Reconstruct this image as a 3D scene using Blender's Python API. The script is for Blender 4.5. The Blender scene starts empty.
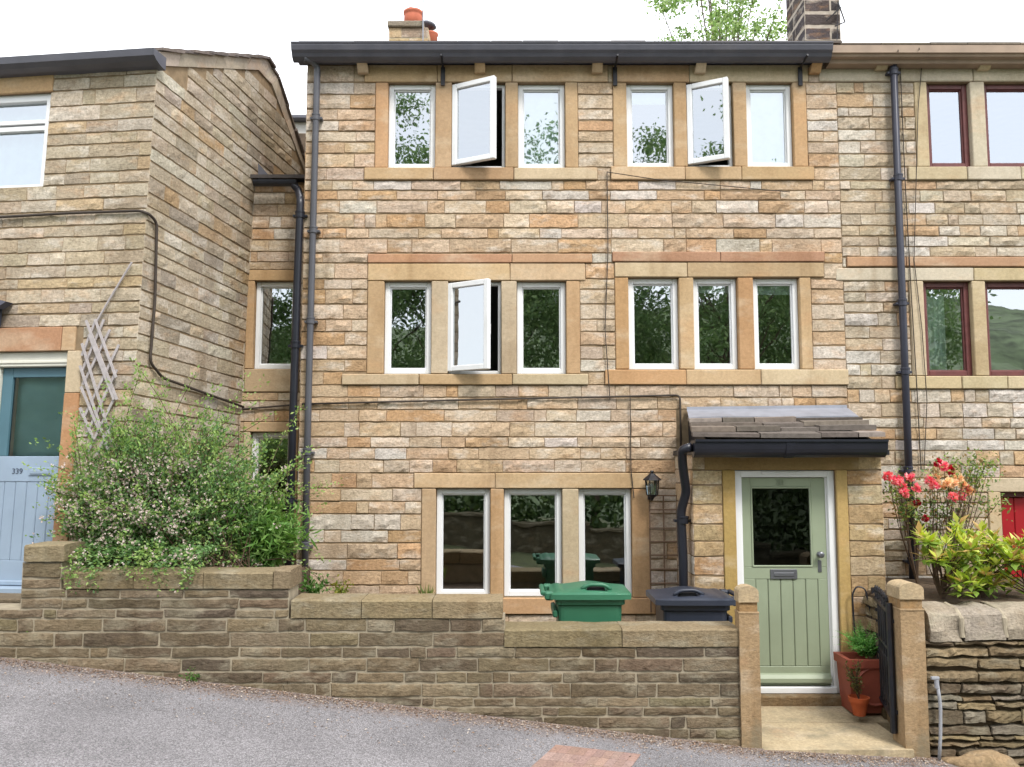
import bpy, bmesh, math, random
import numpy as np
from mathutils import Vector, noise, Matrix
rnd = random.Random(7)
nrs = np.random.RandomState(11)
C = bpy.context.scene.collection
SC = bpy.context.scene

# ------------------------------------------------------------------ camera
F = 850.0; CX = 512.0; CY = 383.5
CAMZ = 2.2
PITCH = math.atan(78 / 850.0)
cam_d = bpy.data.cameras.new('camera'); cam = bpy.data.objects.new('camera', cam_d); C.objects.link(cam)
cam_d.sensor_width = 36.0; cam_d.lens = 36.0 * F / 1024.0
cam_d.clip_start = 0.05; cam_d.clip_end = 2000
cam.location = (0, 0, CAMZ); cam.rotation_euler = (math.radians(90) + PITCH, 0, 0)
SC.camera = cam
# ------------------------------------------------------------------ world, sun, exposure
SUN_EL, SUN_AZ = 52.0, 150.0      # overcast day, soft sun from behind the camera, a bit from the right
SC.view_settings.view_transform = 'Standard'; SC.view_settings.look = 'None'
SC.view_settings.gamma = 1.0; SC.view_settings.use_curve_mapping = False
SC.view_settings.exposure = 1.70
w = bpy.data.worlds.new('World'); SC.world = w; w.use_nodes = True
nt = w.node_tree; nt.nodes.clear()
out = nt.nodes.new('ShaderNodeOutputWorld')
sky = nt.nodes.new('ShaderNodeTexSky'); sky.sky_type = 'NISHITA'; sky.sun_disc = False
sky.sun_elevation = math.radians(SUN_EL); sky.sun_rotation = math.radians(SUN_AZ)
bg1 = nt.nodes.new('ShaderNodeBackground'); bg1.inputs[1].default_value = 0.09
nt.links.new(sky.outputs[0], bg1.inputs[0])
tc = nt.nodes.new('ShaderNodeTexCoord'); nz = nt.nodes.new('ShaderNodeTexNoise')
nz.inputs['Scale'].default_value = 1.6; nz.inputs['Detail'].default_value = 5
mp = nt.nodes.new('ShaderNodeMapping'); mp.inputs['Scale'].default_value = (1, 1, 3)
nt.links.new(tc.outputs['Generated'], mp.inputs[0]); nt.links.new(mp.outputs[0], nz.inputs['Vector'])
cr = nt.nodes.new('ShaderNodeValToRGB')
cr.color_ramp.elements[0].position = 0.3; cr.color_ramp.elements[0].color = (0.88, 0.91, 0.96, 1)
cr.color_ramp.elements[1].position = 0.7; cr.color_ramp.elements[1].color = (1.0, 0.98, 0.95, 1)
nt.links.new(nz.outputs[0], cr.inputs[0])
bg2 = nt.nodes.new('ShaderNodeBackground'); bg2.inputs[1].default_value = 0.95
nt.links.new(cr.outputs[0], bg2.inputs[0])
mx = nt.nodes.new('ShaderNodeMixShader'); mx.inputs[0].default_value = 0.72
nt.links.new(bg1.outputs[0], mx.inputs[1]); nt.links.new(bg2.outputs[0], mx.inputs[2])
nt.links.new(mx.outputs[0], out.inputs[0])
sd = bpy.data.lights.new('sun', 'SUN'); sd.energy = 1.1; sd.angle = math.radians(14); sd.color = (1.0, 0.96, 0.9)
so = bpy.data.objects.new('sun', sd); C.objects.link(so)
# sun stands at azimuth: behind the camera (-Y), to the right (+X)
sdir = Vector((math.sin(math.radians(SUN_AZ)) * math.cos(math.radians(SUN_EL)),
               math.cos(math.radians(SUN_AZ)) * math.cos(math.radians(SUN_EL)), math.sin(math.radians(SUN_EL))))
so.rotation_euler = sdir.to_track_quat('Z', 'Y').to_euler()

# ------------------------------------------------------------------ pixel -> place helpers
ct, st = math.cos(PITCH), math.sin(PITCH)
def ray(px, py):
    yv = (CY - py) / F
    return ((px - CX) / F, ct - yv * st, st + yv * ct)
def P(px, py, Y):
    d = ray(px, py); t = Y / d[1]
    return Vector((d[0] * t, Y, d[2] * t + CAMZ))
def PX(px, py, Y): return P(px, py, Y).x
def PZ(py, Y): return P(512, py, Y).z

# ------------------------------------------------------------------ materials
ALB = 0.66
def srgb(c):
    r = []
    for v in c:
        v = v / 255.0
        r.append(v / 12.92 if v <= 0.04045 else ((v + 0.055) / 1.055) ** 2.4)
    return r
def alb(c, k=None):
    k = ALB if k is None else k
    r = [min(0.9, v * k) for v in srgb(c)]
    return (r[0], r[1], r[2], 1.0)
def newmat(name):
    m = bpy.data.materials.new(name); m.use_nodes = True
    n = m.node_tree; b = n.nodes['Principled BSDF']
    return m, n, b
def N(n, t, **kw):
    o = n.nodes.new(t)
    for k, v in kw.items(): setattr(o, k, v)
    return o
def stone_mat(name, pale=(0.62, 0.57, 0.50), iron=(0.50, 0.27, 0.12), pale_amt=.45, iron_amt=.30, vein=.62, moss=None, moss_amt=0, rough=.92, bump=.5, stain=(.55, .5, .43), stain_amt=.7, sx=3.2, fine=.3, bd=.02):
    """quarried stone: per-stone tone from the mesh, pale and iron-rich patches that stop at each stone's edge, bedding veins, soot"""
    m, n, b = newmat(name)
    at = N(n, 'ShaderNodeAttribute'); at.attribute_name = 'tone'; tc = N(n, 'ShaderNodeTexCoord')
    wv = N(n, 'ShaderNodeMath', operation='MULTIPLY'); wv.inputs[1].default_value = 60; n.links.new(at.outputs['Alpha'], wv.inputs[0])
    mp_ = N(n, 'ShaderNodeMapping'); mp_.inputs['Scale'].default_value = (1, 1, 2.2); n.links.new(tc.outputs['Object'], mp_.inputs[0])
    def noi(scale, det=4, ro=.6, off=0.0, four=True, src=mp_):
        o = N(n, 'ShaderNodeTexNoise'); o.noise_dimensions = '4D' if four else '3D'; o.inputs['Scale'].default_value = scale; o.inputs['Detail'].default_value = det; o.inputs['Roughness'].default_value = ro
        n.links.new(src.outputs[0], o.inputs['Vector'])
        if four:
            a = N(n, 'ShaderNodeMath', operation='ADD'); a.inputs[1].default_value = off; n.links.new(wv.outputs[0], a.inputs[0]); n.links.new(a.outputs[0], o.inputs['W'])
        return o
    def rng(o, a, b_, c, d):
        r_ = N(n, 'ShaderNodeMapRange'); r_.inputs[1].default_value = a; r_.inputs[2].default_value = b_; r_.inputs[3].default_value = c; r_.inputs[4].default_value = d; n.links.new(o.outputs[0], r_.inputs[0]); return r_
    def mix(fac, a, col, blend='MIX'):
        x = N(n, 'ShaderNodeMix', data_type='RGBA', blend_type=blend); n.links.new(fac.outputs[0], x.inputs[0]); n.links.new(a, x.inputs[6]); x.inputs[7].default_value = (*col, 1); return x.outputs[2]
    c = at.outputs['Color']
    c = mix(rng(noi(sx), .52, .64, 0, pale_amt), c, pale)
    c = mix(rng(noi(sx * .9, off=17), .55, .68, 0, iron_amt), c, iron)
    c = mix(rng(noi(sx * 5, 6, .7, off=5), .56, .68, 0, vein), c, (.50, .42, .34), 'MULTIPLY')
    f = noi(38, 6, .7, four=False, src=tc_m(n, tc)); r_ = rng(f, .3, .7, 1 - fine, 1 + fine)
    sc = N(n, 'ShaderNodeVectorMath', operation='SCALE'); n.links.new(c, sc.inputs[0]); n.links.new(r_.outputs[0], sc.inputs['Scale']); c = sc.outputs[0]
    big = N(n, 'ShaderNodeMapping'); big.inputs['Scale'].default_value = (1.3, 1.3, .7); n.links.new(tc.outputs['Object'], big.inputs[0])
    c = mix(rng(noi(.9, 7, .62, four=False, src=big), .50, .72, 0, stain_amt), c, stain, 'MULTIPLY')
    stv = N(n, 'ShaderNodeMapping'); stv.inputs['Scale'].default_value = (3.4, 3.4, .42); n.links.new(tc.outputs['Object'], stv.inputs[0])
    c = mix(rng(noi(1.0, 6, .6, four=False, src=stv), .56, .72, 0, stain_amt * .7), c, (.58, .51, .43), 'MULTIPLY')
    c = mix(rng(noi(75, 3, .5, four=False, src=tc_m(n, tc)), .62, .72, 0, vein), c, (.45, .38, .30), 'MULTIPLY')
    if moss: c = mix(rng(noi(2.3, 7, .65, four=False, src=big), .50, .68, 0, moss_amt), c, moss)
    fs_ = N(n, 'ShaderNodeMapping'); fs_.inputs['Scale'].default_value = (1, 1, 3.5); n.links.new(tc.outputs['Object'], fs_.inputs[0])
    c = mix(rng(noi(17, 8, .75, off=9, src=fs_), .60, .66, 0, vein), c, (.46, .38, .30), 'MULTIPLY')      # dark bedding fissures
    n.links.new(c, b.inputs['Base Color']); b.inputs['Roughness'].default_value = rough; b.inputs['Specular IOR Level'].default_value = .15
    bn = noi(26, 6, .65, off=3); bp = N(n, 'ShaderNodeBump'); bp.inputs['Strength'].default_value = bump; bp.inputs['Distance'].default_value = bd
    n.links.new(bn.outputs[0], bp.inputs['Height']); n.links.new(bp.outputs[0], b.inputs['Normal'])
    return m
def tc_m(n, tc):
    m_ = N(n, 'ShaderNodeMapping'); n.links.new(tc.outputs['Object'], m_.inputs[0]); return m_
def vcol_mat(name, rough=0.9, fine=40.0, contrast=0.35, big=1.1, bigc=0.25, bump=0.4, bscale=60.0, bdist=0.004, spec=0.2, stain=(0.33, 0.32, 0.28), stain_amt=0.35, streak=False):
    """stone-like surface whose own colour comes from the mesh's 'tone' attribute"""
    m, n, b = newmat(name)
    at = N(n, 'ShaderNodeAttribute'); at.attribute_name = 'tone'
    tc = N(n, 'ShaderNodeTexCoord')
    n1 = N(n, 'ShaderNodeTexNoise'); n1.inputs['Scale'].default_value = fine; n1.inputs['Detail'].default_value = 6; n1.inputs['Roughness'].default_value = 0.65
    n.links.new(tc.outputs['Object'], n1.inputs['Vector'])
    mr = N(n, 'ShaderNodeMapRange'); mr.inputs[1].default_value = 0.3; mr.inputs[2].default_value = 0.7
    mr.inputs[3].default_value = 1 - contrast; mr.inputs[4].default_value = 1 + contrast
    n.links.new(n1.outputs[0], mr.inputs[0])
    mu = N(n, 'ShaderNodeVectorMath', operation='SCALE')
    n.links.new(at.outputs['Color'], mu.inputs[0]); n.links.new(mr.outputs[0], mu.inputs['Scale'])
    # large soot / lichen stains
    n2 = N(n, 'ShaderNodeTexNoise'); n2.inputs['Scale'].default_value = big; n2.inputs['Detail'].default_value = 7; n2.inputs['Roughness'].default_value = 0.6
    if streak:
        mpp = N(n, 'ShaderNodeMapping'); mpp.inputs['Scale'].default_value = (1.6, 1.6, 0.5)
        n.links.new(tc.outputs['Object'], mpp.inputs[0]); n.links.new(mpp.outputs[0], n2.inputs['Vector'])
    else:
        n.links.new(tc.outputs['Object'], n2.inputs['Vector'])
    m2 = N(n, 'ShaderNodeMapRange'); m2.inputs[1].default_value = 0.48; m2.inputs[2].default_value = 0.72
    m2.inputs[3].default_value = 0.0; m2.inputs[4].default_value = stain_amt
    n.links.new(n2.outputs[0], m2.inputs[0])
    mx = N(n, 'ShaderNodeMix', data_type='RGBA', blend_type='MULTIPLY')
    n.links.new(m2.outputs[0], mx.inputs[0]); n.links.new(mu.outputs[0], mx.inputs[6])
    mx.inputs[7].default_value = (*stain, 1)
    n.links.new(mx.outputs[2], b.inputs['Base Color'])
    b.inputs['Roughness'].default_value = rough; b.inputs['Specular IOR Level'].default_value = spec
    n3 = N(n, 'ShaderNodeTexNoise'); n3.inputs['Scale'].default_value = bscale; n3.inputs['Detail'].default_value = 5
    n.links.new(tc.outputs['Object'], n3.inputs['Vector'])
    bp = N(n, 'ShaderNodeBump'); bp.inputs['Strength'].default_value = bump; bp.inputs['Distance'].default_value = bdist
    n.links.new(n3.outputs[0], bp.inputs['Height']); n.links.new(bp.outputs[0], b.inputs['Normal'])
    return m
def plain_mat(name, col, rough=0.5, k=None, metallic=0.0, var=0.08, scale=8.0, bump=0.0, spec=0.4, dirt=None, dirt_amt=0.4):
    m, n, b = newmat(name)
    c = alb(col, k)
    tc = N(n, 'ShaderNodeTexCoord')
    n1 = N(n, 'ShaderNodeTexNoise'); n1.inputs['Scale'].default_value = scale; n1.inputs['Detail'].default_value = 6
    n.links.new(tc.outputs['Object'], n1.inputs['Vector'])
    r = N(n, 'ShaderNodeValToRGB')
    r.color_ramp.elements[0].position = 0.3; r.color_ramp.elements[1].position = 0.7
    r.color_ramp.elements[0].color = (c[0] * (1 - var), c[1] * (1 - var), c[2] * (1 - var), 1)
    r.color_ramp.elements[1].color = (min(1, c[0] * (1 + var)), min(1, c[1] * (1 + var)), min(1, c[2] * (1 + var)), 1)
    n.links.new(n1.outputs[0], r.inputs[0])
    src = r.outputs[0]
    if dirt:
        n2 = N(n, 'ShaderNodeTexNoise'); n2.inputs['Scale'].default_value = scale * 0.35; n2.inputs['Detail'].default_value = 9; n2.inputs['Roughness'].default_value = 0.7
        n.links.new(tc.outputs['Object'], n2.inputs['Vector'])
        m2 = N(n, 'ShaderNodeMapRange'); m2.inputs[1].default_value = 0.5; m2.inputs[2].default_value = 0.7
        m2.inputs[3].default_value = 0; m2.inputs[4].default_value = dirt_amt
        n.links.new(n2.outputs[0], m2.inputs[0])
        mx = N(n, 'ShaderNodeMix', data_type='RGBA'); n.links.new(m2.outputs[0], mx.inputs[0])
        n.links.new(src, mx.inputs[6]); mx.inputs[7].default_value = alb(dirt, k); src = mx.outputs[2]
    n.links.new(src, b.inputs['Base Color'])
    b.inputs['Roughness'].default_value = rough; b.inputs['Metallic'].default_value = metallic
    b.inputs['Specular IOR Level'].default_value = spec
    if bump:
        bp = N(n, 'ShaderNodeBump'); bp.inputs['Strength'].default_value = bump; bp.inputs['Distance'].default_value = 0.003
        n3 = N(n, 'ShaderNodeTexNoise'); n3.inputs['Scale'].default_value = scale * 8; n3.inputs['Detail'].default_value = 4
        n.links.new(tc.outputs['Object'], n3.inputs['Vector'])
        n.links.new(n3.outputs[0], bp.inputs['Height']); n.links.new(bp.outputs[0], b.inputs['Normal'])
    return m
def glass_mat(name, refl=0.34, tint=(0.93, 0.97, 1.0)):
    m, n, b = newmat(name); n.nodes.remove(b)
    o = n.nodes['Material Output']
    g = N(n, 'ShaderNodeBsdfGlossy'); g.inputs['Roughness'].default_value = 0.010; g.inputs['Color'].default_value = (*tint, 1)
    t = N(n, 'ShaderNodeBsdfTransparent'); t.inputs['Color'].default_value = (0.82, 0.86, 0.85, 1)
    fr = N(n, 'ShaderNodeFresnel'); fr.inputs[0].default_value = 1.5
    ad = N(n, 'ShaderNodeMath', operation='ADD'); ad.inputs[1].default_value = refl - 0.04; ad.use_clamp = True
    tc = N(n, 'ShaderNodeTexCoord'); n1 = N(n, 'ShaderNodeTexNoise'); n1.inputs['Scale'].default_value = 2.2
    n.links.new(tc.outputs['Object'], n1.inputs['Vector'])
    bp = N(n, 'ShaderNodeBump'); bp.inputs['Strength'].default_value = 0.12; bp.inputs['Distance'].default_value = 0.01
    n.links.new(n1.outputs[0], bp.inputs['Height']); n.links.new(bp.outputs[0], g.inputs['Normal'])
    n.links.new(fr.outputs[0], ad.inputs[0])
    mx = N(n, 'ShaderNodeMixShader'); n.links.new(ad.outputs[0], mx.inputs[0])
    n.links.new(t.outputs[0], mx.inputs[1]); n.links.new(g.outputs[0], mx.inputs[2]); n.links.new(mx.outputs[0], o.inputs[0])
    return m
def leaf_mat(name, trans=0.35):
    m, n, b = newmat(name); o = n.nodes['Material Output']
    at = N(n, 'ShaderNodeAttribute'); at.attribute_name = 'tone'
    n.links.new(at.outputs['Color'], b.inputs['Base Color']); b.inputs['Roughness'].default_value = 0.55; b.inputs['Specular IOR Level'].default_value = 0.3
    tr = N(n, 'ShaderNodeBsdfTranslucent')
    hs = N(n, 'ShaderNodeHueSaturation'); hs.inputs['Saturation'].default_value = 1.15; hs.inputs['Value'].default_value = 1.5
    n.links.new(at.outputs['Color'], hs.inputs['Color']); n.links.new(hs.outputs[0], tr.inputs['Color'])
    mx = N(n, 'ShaderNodeMixShader'); mx.inputs[0].default_value = trans
    n.links.new(b.outputs[0], mx.inputs[1]); n.links.new(tr.outputs[0], mx.inputs[2]); n.links.new(mx.outputs[0], o.inputs[0])
    return m

M = {}
M['stone'] = stone_mat('coursed sandstone')
M['dstone'] = stone_mat('dressed sandstone', pale=(.60, .50, .37), iron=(.50, .29, .15), pale_amt=.35, iron_amt=.38, vein=.15, sx=1.5, fine=.14, bump=.35, bd=.008, stain=(.66, .58, .48), stain_amt=.7)
M['wallstone'] = stone_mat('weathered wall stone', pale=(.30, .27, .20), iron=(.20, .15, .09), pale_amt=.5, iron_amt=.4, vein=.6, moss=(.15, .133, .080), moss_amt=.28, stain=(.6, .57, .5), bump=.7)
M['slate'] = vcol_mat('stone slate', contrast=0.25, fine=18, bump=0.5, bscale=40, stain_amt=0.4)
def mortar(name, c): return plain_mat(name, c, rough=0.95, var=0.2, scale=14, bump=0.5, spec=0.1)
M['mortar'] = mortar('brown mortar', (164, 142, 114))
M['mortar_pale'] = mortar('pale mortar', (182, 170, 148))
M['mortar_dark'] = mortar('dark gap earth', (96, 82, 64))
M['upvc'] = plain_mat('white plastic', (243, 244, 245), rough=0.3, k=0.82, var=0.02, scale=5, dirt=(205, 205, 198), dirt_amt=0.25)
M['cream'] = plain_mat('cream paint', (235, 233, 220), rough=0.45, k=0.78, var=0.03, scale=6, dirt=(190, 185, 165), dirt_amt=0.35)
M['brownwood'] = plain_mat('dark stained wood', (122, 70, 68), rough=0.45, var=0.18, scale=14, bump=0.2)
M['pane'] = glass_mat('window glass', 0.37)
M['pane_dark'] = glass_mat('door glass', 0.055)
M['pane_top'] = glass_mat('upper window glass', 0.36, (0.90, 0.95, 1.0))
M['room'] = plain_mat('dim room plaster', (180, 175, 166), rough=0.9, k=0.55)
M['hall_shade'] = plain_mat('shaded hallway', (70, 66, 60), rough=0.9, k=0.4)
M['mortar_chimney'] = mortar('chimney mortar', (196, 184, 170))
M['curtain'] = plain_mat('pale curtain', (225, 242, 238), rough=0.9, k=0.95)
M['gutter'] = plain_mat('dark grey gutter', (100, 100, 110), rough=0.4, var=0.12, scale=6, dirt=(120, 115, 118), dirt_amt=0.4)
M['pipe_grey'] = plain_mat('grey plastic pipe', (98, 99, 106), rough=0.38, var=0.1, scale=5)
M['pipe_black'] = plain_mat('black plastic pipe', (42, 44, 54), rough=0.35, var=0.15, scale=5)
M['pipe_blue'] = plain_mat('blue black painted pipe', (62, 64, 78), rough=0.42, var=0.12, scale=6)
M['iron'] = plain_mat('black iron', (34, 36, 44), rough=0.5, var=0.3, scale=12, bump=0.3, dirt=(110, 80, 55), dirt_amt=0.35)
M['cable'] = plain_mat('weathered cable', (78, 68, 60), rough=0.7, var=0.2, scale=10)
M['sage'] = plain_mat('sage green paint', (170, 182, 154), rough=0.45, var=0.04, scale=3, dirt=(140, 150, 122), dirt_amt=0.25)
M['blue'] = plain_mat('pale blue paint', (172, 192, 214), rough=0.5, var=0.05, scale=4, dirt=(130, 155, 180), dirt_amt=0.3)
M['teal'] = plain_mat('teal painted frame', (95, 135, 150), rough=0.5, var=0.06, scale=4)
M['door_curtain'] = plain_mat('blue green door blind', (165, 205, 208), rough=.9, k=.9, var=.15, scale=3)
M['red'] = plain_mat('red door paint', (186, 28, 40), rough=0.4, var=0.08, scale=5)
M['steel'] = plain_mat('brushed steel', (150, 152, 158), rough=0.35, metallic=0.7, var=0.05)
M['bin_green'] = plain_mat('green bin plastic', (62, 124, 94), rough=0.42, var=0.07, scale=5, dirt=(85, 150, 115), dirt_amt=0.3, bump=0.08)
M['bin_navy'] = plain_mat('navy bin plastic', (54, 60, 74), rough=0.42, var=0.08, scale=5, dirt=(95, 98, 115), dirt_amt=0.3, bump=0.08)
M['rubber'] = plain_mat('black rubber', (30, 30, 32), rough=0.8)
M['terracotta'] = plain_mat('terracotta', (205, 98, 52), rough=0.75, var=0.12, scale=14, dirt=(200, 130, 95), dirt_amt=0.3)
M['redpot'] = plain_mat('red clay planter', (176, 92, 72), rough=0.6, var=0.15, scale=7, dirt=(120, 60, 48), dirt_amt=0.5)
M['potorange'] = plain_mat('orange chimney clay', (220, 125, 95), rough=0.8, var=0.1, scale=9)
M['soil'] = plain_mat('garden soil', (95, 78, 60), rough=0.95, var=0.35, scale=20, bump=0.9)
M['lead'] = plain_mat('lead flashing', (160, 163, 174), rough=0.45, var=0.12, scale=7, dirt=(130, 128, 132), dirt_amt=0.5)
M['trellis'] = plain_mat('weathered trellis wood', (200, 192, 192), rough=0.85, var=0.15, scale=20)
M['trellis_brown'] = plain_mat('brown trellis wood', (138, 112, 92), rough=0.85, var=0.2, scale=20)
M['conduit'] = plain_mat('grey plastic conduit', (176, 178, 184), rough=0.4, var=0.08)
M['white_render'] = plain_mat('white render', (225, 222, 215), rough=0.9)
M['tan_wood'] = plain_mat('tan painted gutter', (176, 152, 130), rough=0.6, var=0.12, scale=6, dirt=(140, 120, 105), dirt_amt=0.5)
M['bark'] = plain_mat('bark', (105, 90, 75), rough=0.95, var=0.3, scale=10, bump=0.8)
M['stem'] = plain_mat('woody stem', (100, 80, 62), rough=0.9, var=0.3, scale=30)
M['leaf'] = leaf_mat('leaves')
M['petal'] = leaf_mat('petals', 0.3)
M['litter'] = leaf_mat('dry leaf litter', 0.1)
M['digit'] = plain_mat('dark house number', (88, 98, 118), rough=0.4)
M['digit_pale'] = plain_mat('dull chrome number', (172, 184, 160), rough=0.3, metallic=0.3)
M['poststone'] = stone_mat('weathered post stone', pale=(.50, .42, .32), iron=(.42, .25, .14), pale_amt=.4, iron_amt=.5, vein=.3, sx=2.5, fine=.25, bump=.5, bd=.012, moss=(.20, .18, .125), moss_amt=.75, stain=(.5, .46, .4), stain_amt=.8)
# asphalt
def asphalt():
    m, n, b = newmat('asphalt')
    tc = N(n, 'ShaderNodeTexCoord')
    v = N(n, 'ShaderNodeTexVoronoi'); v.inputs['Scale'].default_value = 150
    n.links.new(tc.outputs['Object'], v.inputs['Vector'])
    r = N(n, 'ShaderNodeValToRGB'); e = r.color_ramp.elements
    e[0].position = 0.0; e[0].color = (0.100, 0.096, 0.097, 1); e[1].position = 1; e[1].color = (0.30, 0.285, 0.295, 1)
    e2 = e.new(0.5); e2.color = (0.176, 0.168, 0.174, 1)
    sx = N(n, 'ShaderNodeSeparateColor'); n.links.new(v.outputs['Color'], sx.inputs[0]); n.links.new(sx.outputs[0], r.inputs[0])
    n2 = N(n, 'ShaderNodeTexNoise'); n2.inputs['Scale'].default_value = 1.3; n2.inputs['Detail'].default_value = 8
    n.links.new(tc.outputs['Object'], n2.inputs['Vector'])
    mr = N(n, 'ShaderNodeMapRange'); mr.inputs[1].default_value = 0.3; mr.inputs[2].default_value = 0.7; mr.inputs[3].default_value = 0.85; mr.inputs[4].default_value = 1.2
    n.links.new(n2.outputs[0], mr.inputs[0])
    mu = N(n, 'ShaderNodeVectorMath', operation='SCALE'); n.links.new(r.outputs[0], mu.inputs[0]); n.links.new(mr.outputs[0], mu.inputs['Scale'])
    # brown grit washed against the wall foot (a stain that lies on the road)
    sp = N(n, 'ShaderNodeSeparateXYZ'); n.links.new(tc.outputs['Object'], sp.inputs[0])
    n4 = N(n, 'ShaderNodeTexNoise'); n4.inputs['Scale'].default_value = 5; n4.inputs['Detail'].default_value = 8
    n.links.new(tc.outputs['Object'], n4.inputs['Vector'])
    ad = N(n, 'ShaderNodeMath', operation='MULTIPLY_ADD'); ad.inputs[1].default_value = 0.5; n.links.new(n4.outputs[0], ad.inputs[0]); n.links.new(sp.outputs[1], ad.inputs[2])
    m3 = N(n, 'ShaderNodeMapRange'); m3.inputs[1].default_value = 6.70; m3.inputs[2].default_value = 7.05; m3.inputs[3].default_value = 0; m3.inputs[4].default_value = 0.75
    n.links.new(ad.outputs[0], m3.inputs[0])
    mx = N(n, 'ShaderNodeMix', data_type='RGBA'); n.links.new(m3.outputs[0], mx.inputs[0]); n.links.new(mu.outputs[0], mx.inputs[6]); mx.inputs[7].default_value = (0.20, 0.15, 0.125, 1)
    n.links.new(mx.outputs[2], b.inputs['Base Color']); b.inputs['Roughness'].default_value = 0.85; b.inputs['Specular IOR Level'].default_value = 0.25
    bp = N(n, 'ShaderNodeBump'); bp.inputs['Strength'].default_value = 0.7; bp.inputs['Distance'].default_value = 0.006
    n.links.new(v.outputs['Distance'], bp.inputs['Height']); n.links.new(bp.outputs[0], b.inputs['Normal'])
    return m
M['asphalt'] = asphalt()

# ------------------------------------------------------------------ mesh builder
class MB:
    def __init__(s): s.v = []; s.f = []; s.c = []
    def add(s, vs, fs, col=(0.3, 0.3, 0.3, 1)):
        o = len(s.v); s.v.extend([tuple(p) for p in vs]); s.f.extend([tuple(i + o for i in f) for f in fs])
        s.c.extend([col] * len(vs)); return s
    def box(s, x0, x1, y0, y1, z0, z1, bev=0.004, col=(0.3, 0.3, 0.3, 1), wob=0.0):
        if x0 > x1: x0, x1 = x1, x0
        if y0 > y1: y0, y1 = y1, y0
        if z0 > z1: z0, z1 = z1, z0
        b = min(bev, (x1 - x0) * .4, (y1 - y0) * .4, (z1 - z0) * .4)
        vs = []; idx = {}
        for i, X in enumerate((x0, x1)):
            for j, Y in enumerate((y0, y1)):
                for k, Z in enumerate((z0, z1)):
                    sx, sy, sz = (1 if i == 0 else -1), (1 if j == 0 else -1), (1 if k == 0 else -1)
                    w_ = [rnd.uniform(-wob, wob) for _ in range(3)] if wob else (0, 0, 0)
                    for a in range(3):
                        q = [X + sx * b, Y + sy * b, Z + sz * b]
                        q[a] = (X, Y, Z)[a]
                        idx[(i, j, k, a)] = len(vs); vs.append((q[0] + w_[0], q[1] + w_[1], q[2] + w_[2]))
        fs = []
        for a in range(3):
            o1, o2 = [t for t in range(3) if t != a]
            for side in (0, 1):
                loop = []
                for (p, q) in ((0, 0), (1, 0), (1, 1), (0, 1)):
                    key = [0, 0, 0]; key[a] = side; key[o1] = p; key[o2] = q
                    loop.append(idx[(key[0], key[1], key[2], a)])
                if (side == 0) ^ (a == 1): loop.reverse()
                fs.append(loop)
        for a in range(3):      # edges along axis a
            o1, o2 = [t for t in range(3) if t != a]
            for p in (0, 1):
                for q in (0, 1):
                    k0 = [0, 0, 0]; k0[o1] = p; k0[o2] = q; k1 = list(k0); k1[a] = 1
                    l = [idx[(*k0, o1)], idx[(*k1, o1)], idx[(*k1, o2)], idx[(*k0, o2)]]
                    fs.append(l)
        for i in (0, 1):
            for j in (0, 1):
                for k in (0, 1): fs.append([idx[(i, j, k, 0)], idx[(i, j, k, 1)], idx[(i, j, k, 2)]])
        return s.add(vs, fs, col)
    def tube(s, pts, r, n=10, col=(0.3, 0.3, 0.3, 1), taper=None, caps=True):
        pts = [Vector(p) for p in pts]; k = len(pts); vs = []; fs = []
        up = Vector((0, 0, 1)); prev = None
        for i, p in enumerate(pts):
            d = (pts[min(i + 1, k - 1)] - pts[max(i - 1, 0)]).normalized()
            if prev is None:
                a = d.cross(up)
                if a.length < 1e-3: a = d.cross(Vector((1, 0, 0)))
                a.normalize()
            else:
                a = prev - d * prev.dot(d); a.normalize()
            prev = a; b = d.cross(a)
            rr = r if taper is None else r + (taper - r) * i / max(1, k - 1)
            for j in range(n):
                t = 2 * math.pi * j / n
                vs.append(p + a * (math.cos(t) * rr) + b * (math.sin(t) * rr))
        for i in range(k - 1):
            for j in range(n):
                j2 = (j + 1) % n; fs.append((i * n + j, i * n + j2, (i + 1) * n + j2, (i + 1) * n + j))
        if caps: fs.append(tuple(reversed(range(n)))); fs.append(tuple((k - 1) * n + j for j in range(n)))
        return s.add(vs, fs, col)
    def lathe(s, c, prof, n=20, col=(0.3, 0.3, 0.3, 1), tilt=None):
        vs = []; fs = []
        for (r, z) in prof:
            for j in range(n):
                t = 2 * math.pi * j / n; q = Vector((r * math.cos(t), r * math.sin(t), z))
                if tilt: q = tilt @ q
                vs.append(Vector(c) + q)
        for i in range(len(prof) - 1):
            for j in range(n):
                j2 = (j + 1) % n; fs.append((i * n + j, i * n + j2, (i + 1) * n + j2, (i + 1) * n + j))
        fs.append(tuple(reversed(range(n)))); fs.append(tuple((len(prof) - 1) * n + j for j in range(n)))
        return s.add(vs, fs, col)
    def prism(s, poly, d, col=(0.3, 0.3, 0.3, 1)):
        """poly: 3D points of a planar face; d: extrusion vector"""
        n = len(poly); d = Vector(d); a = [Vector(p) for p in poly]; vs = a + [p + d for p in a]
        fs = [tuple(range(n)), tuple(reversed(range(n, 2 * n)))]
        for i in range(n):
            j = (i + 1) % n; fs.append((j, i, i + n, j + n))
        return s.add(vs, fs, col)
    def strip(s, prof, x0, x1, col=(0.3, 0.3, 0.3, 1), closed=True):
        """profile of (y,z) swept along X"""
        n = len(prof); vs = [(x0, y, z) for y, z in prof] + [(x1, y, z) for y, z in prof]
        fs = [(i, (i + 1) % n, (i + 1) % n + n, i + n) for i in range(n if closed else n - 1)]
        if closed: fs += [tuple(reversed(range(n))), tuple(range(n, 2 * n))]
        return s.add(vs, fs, col)
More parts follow.
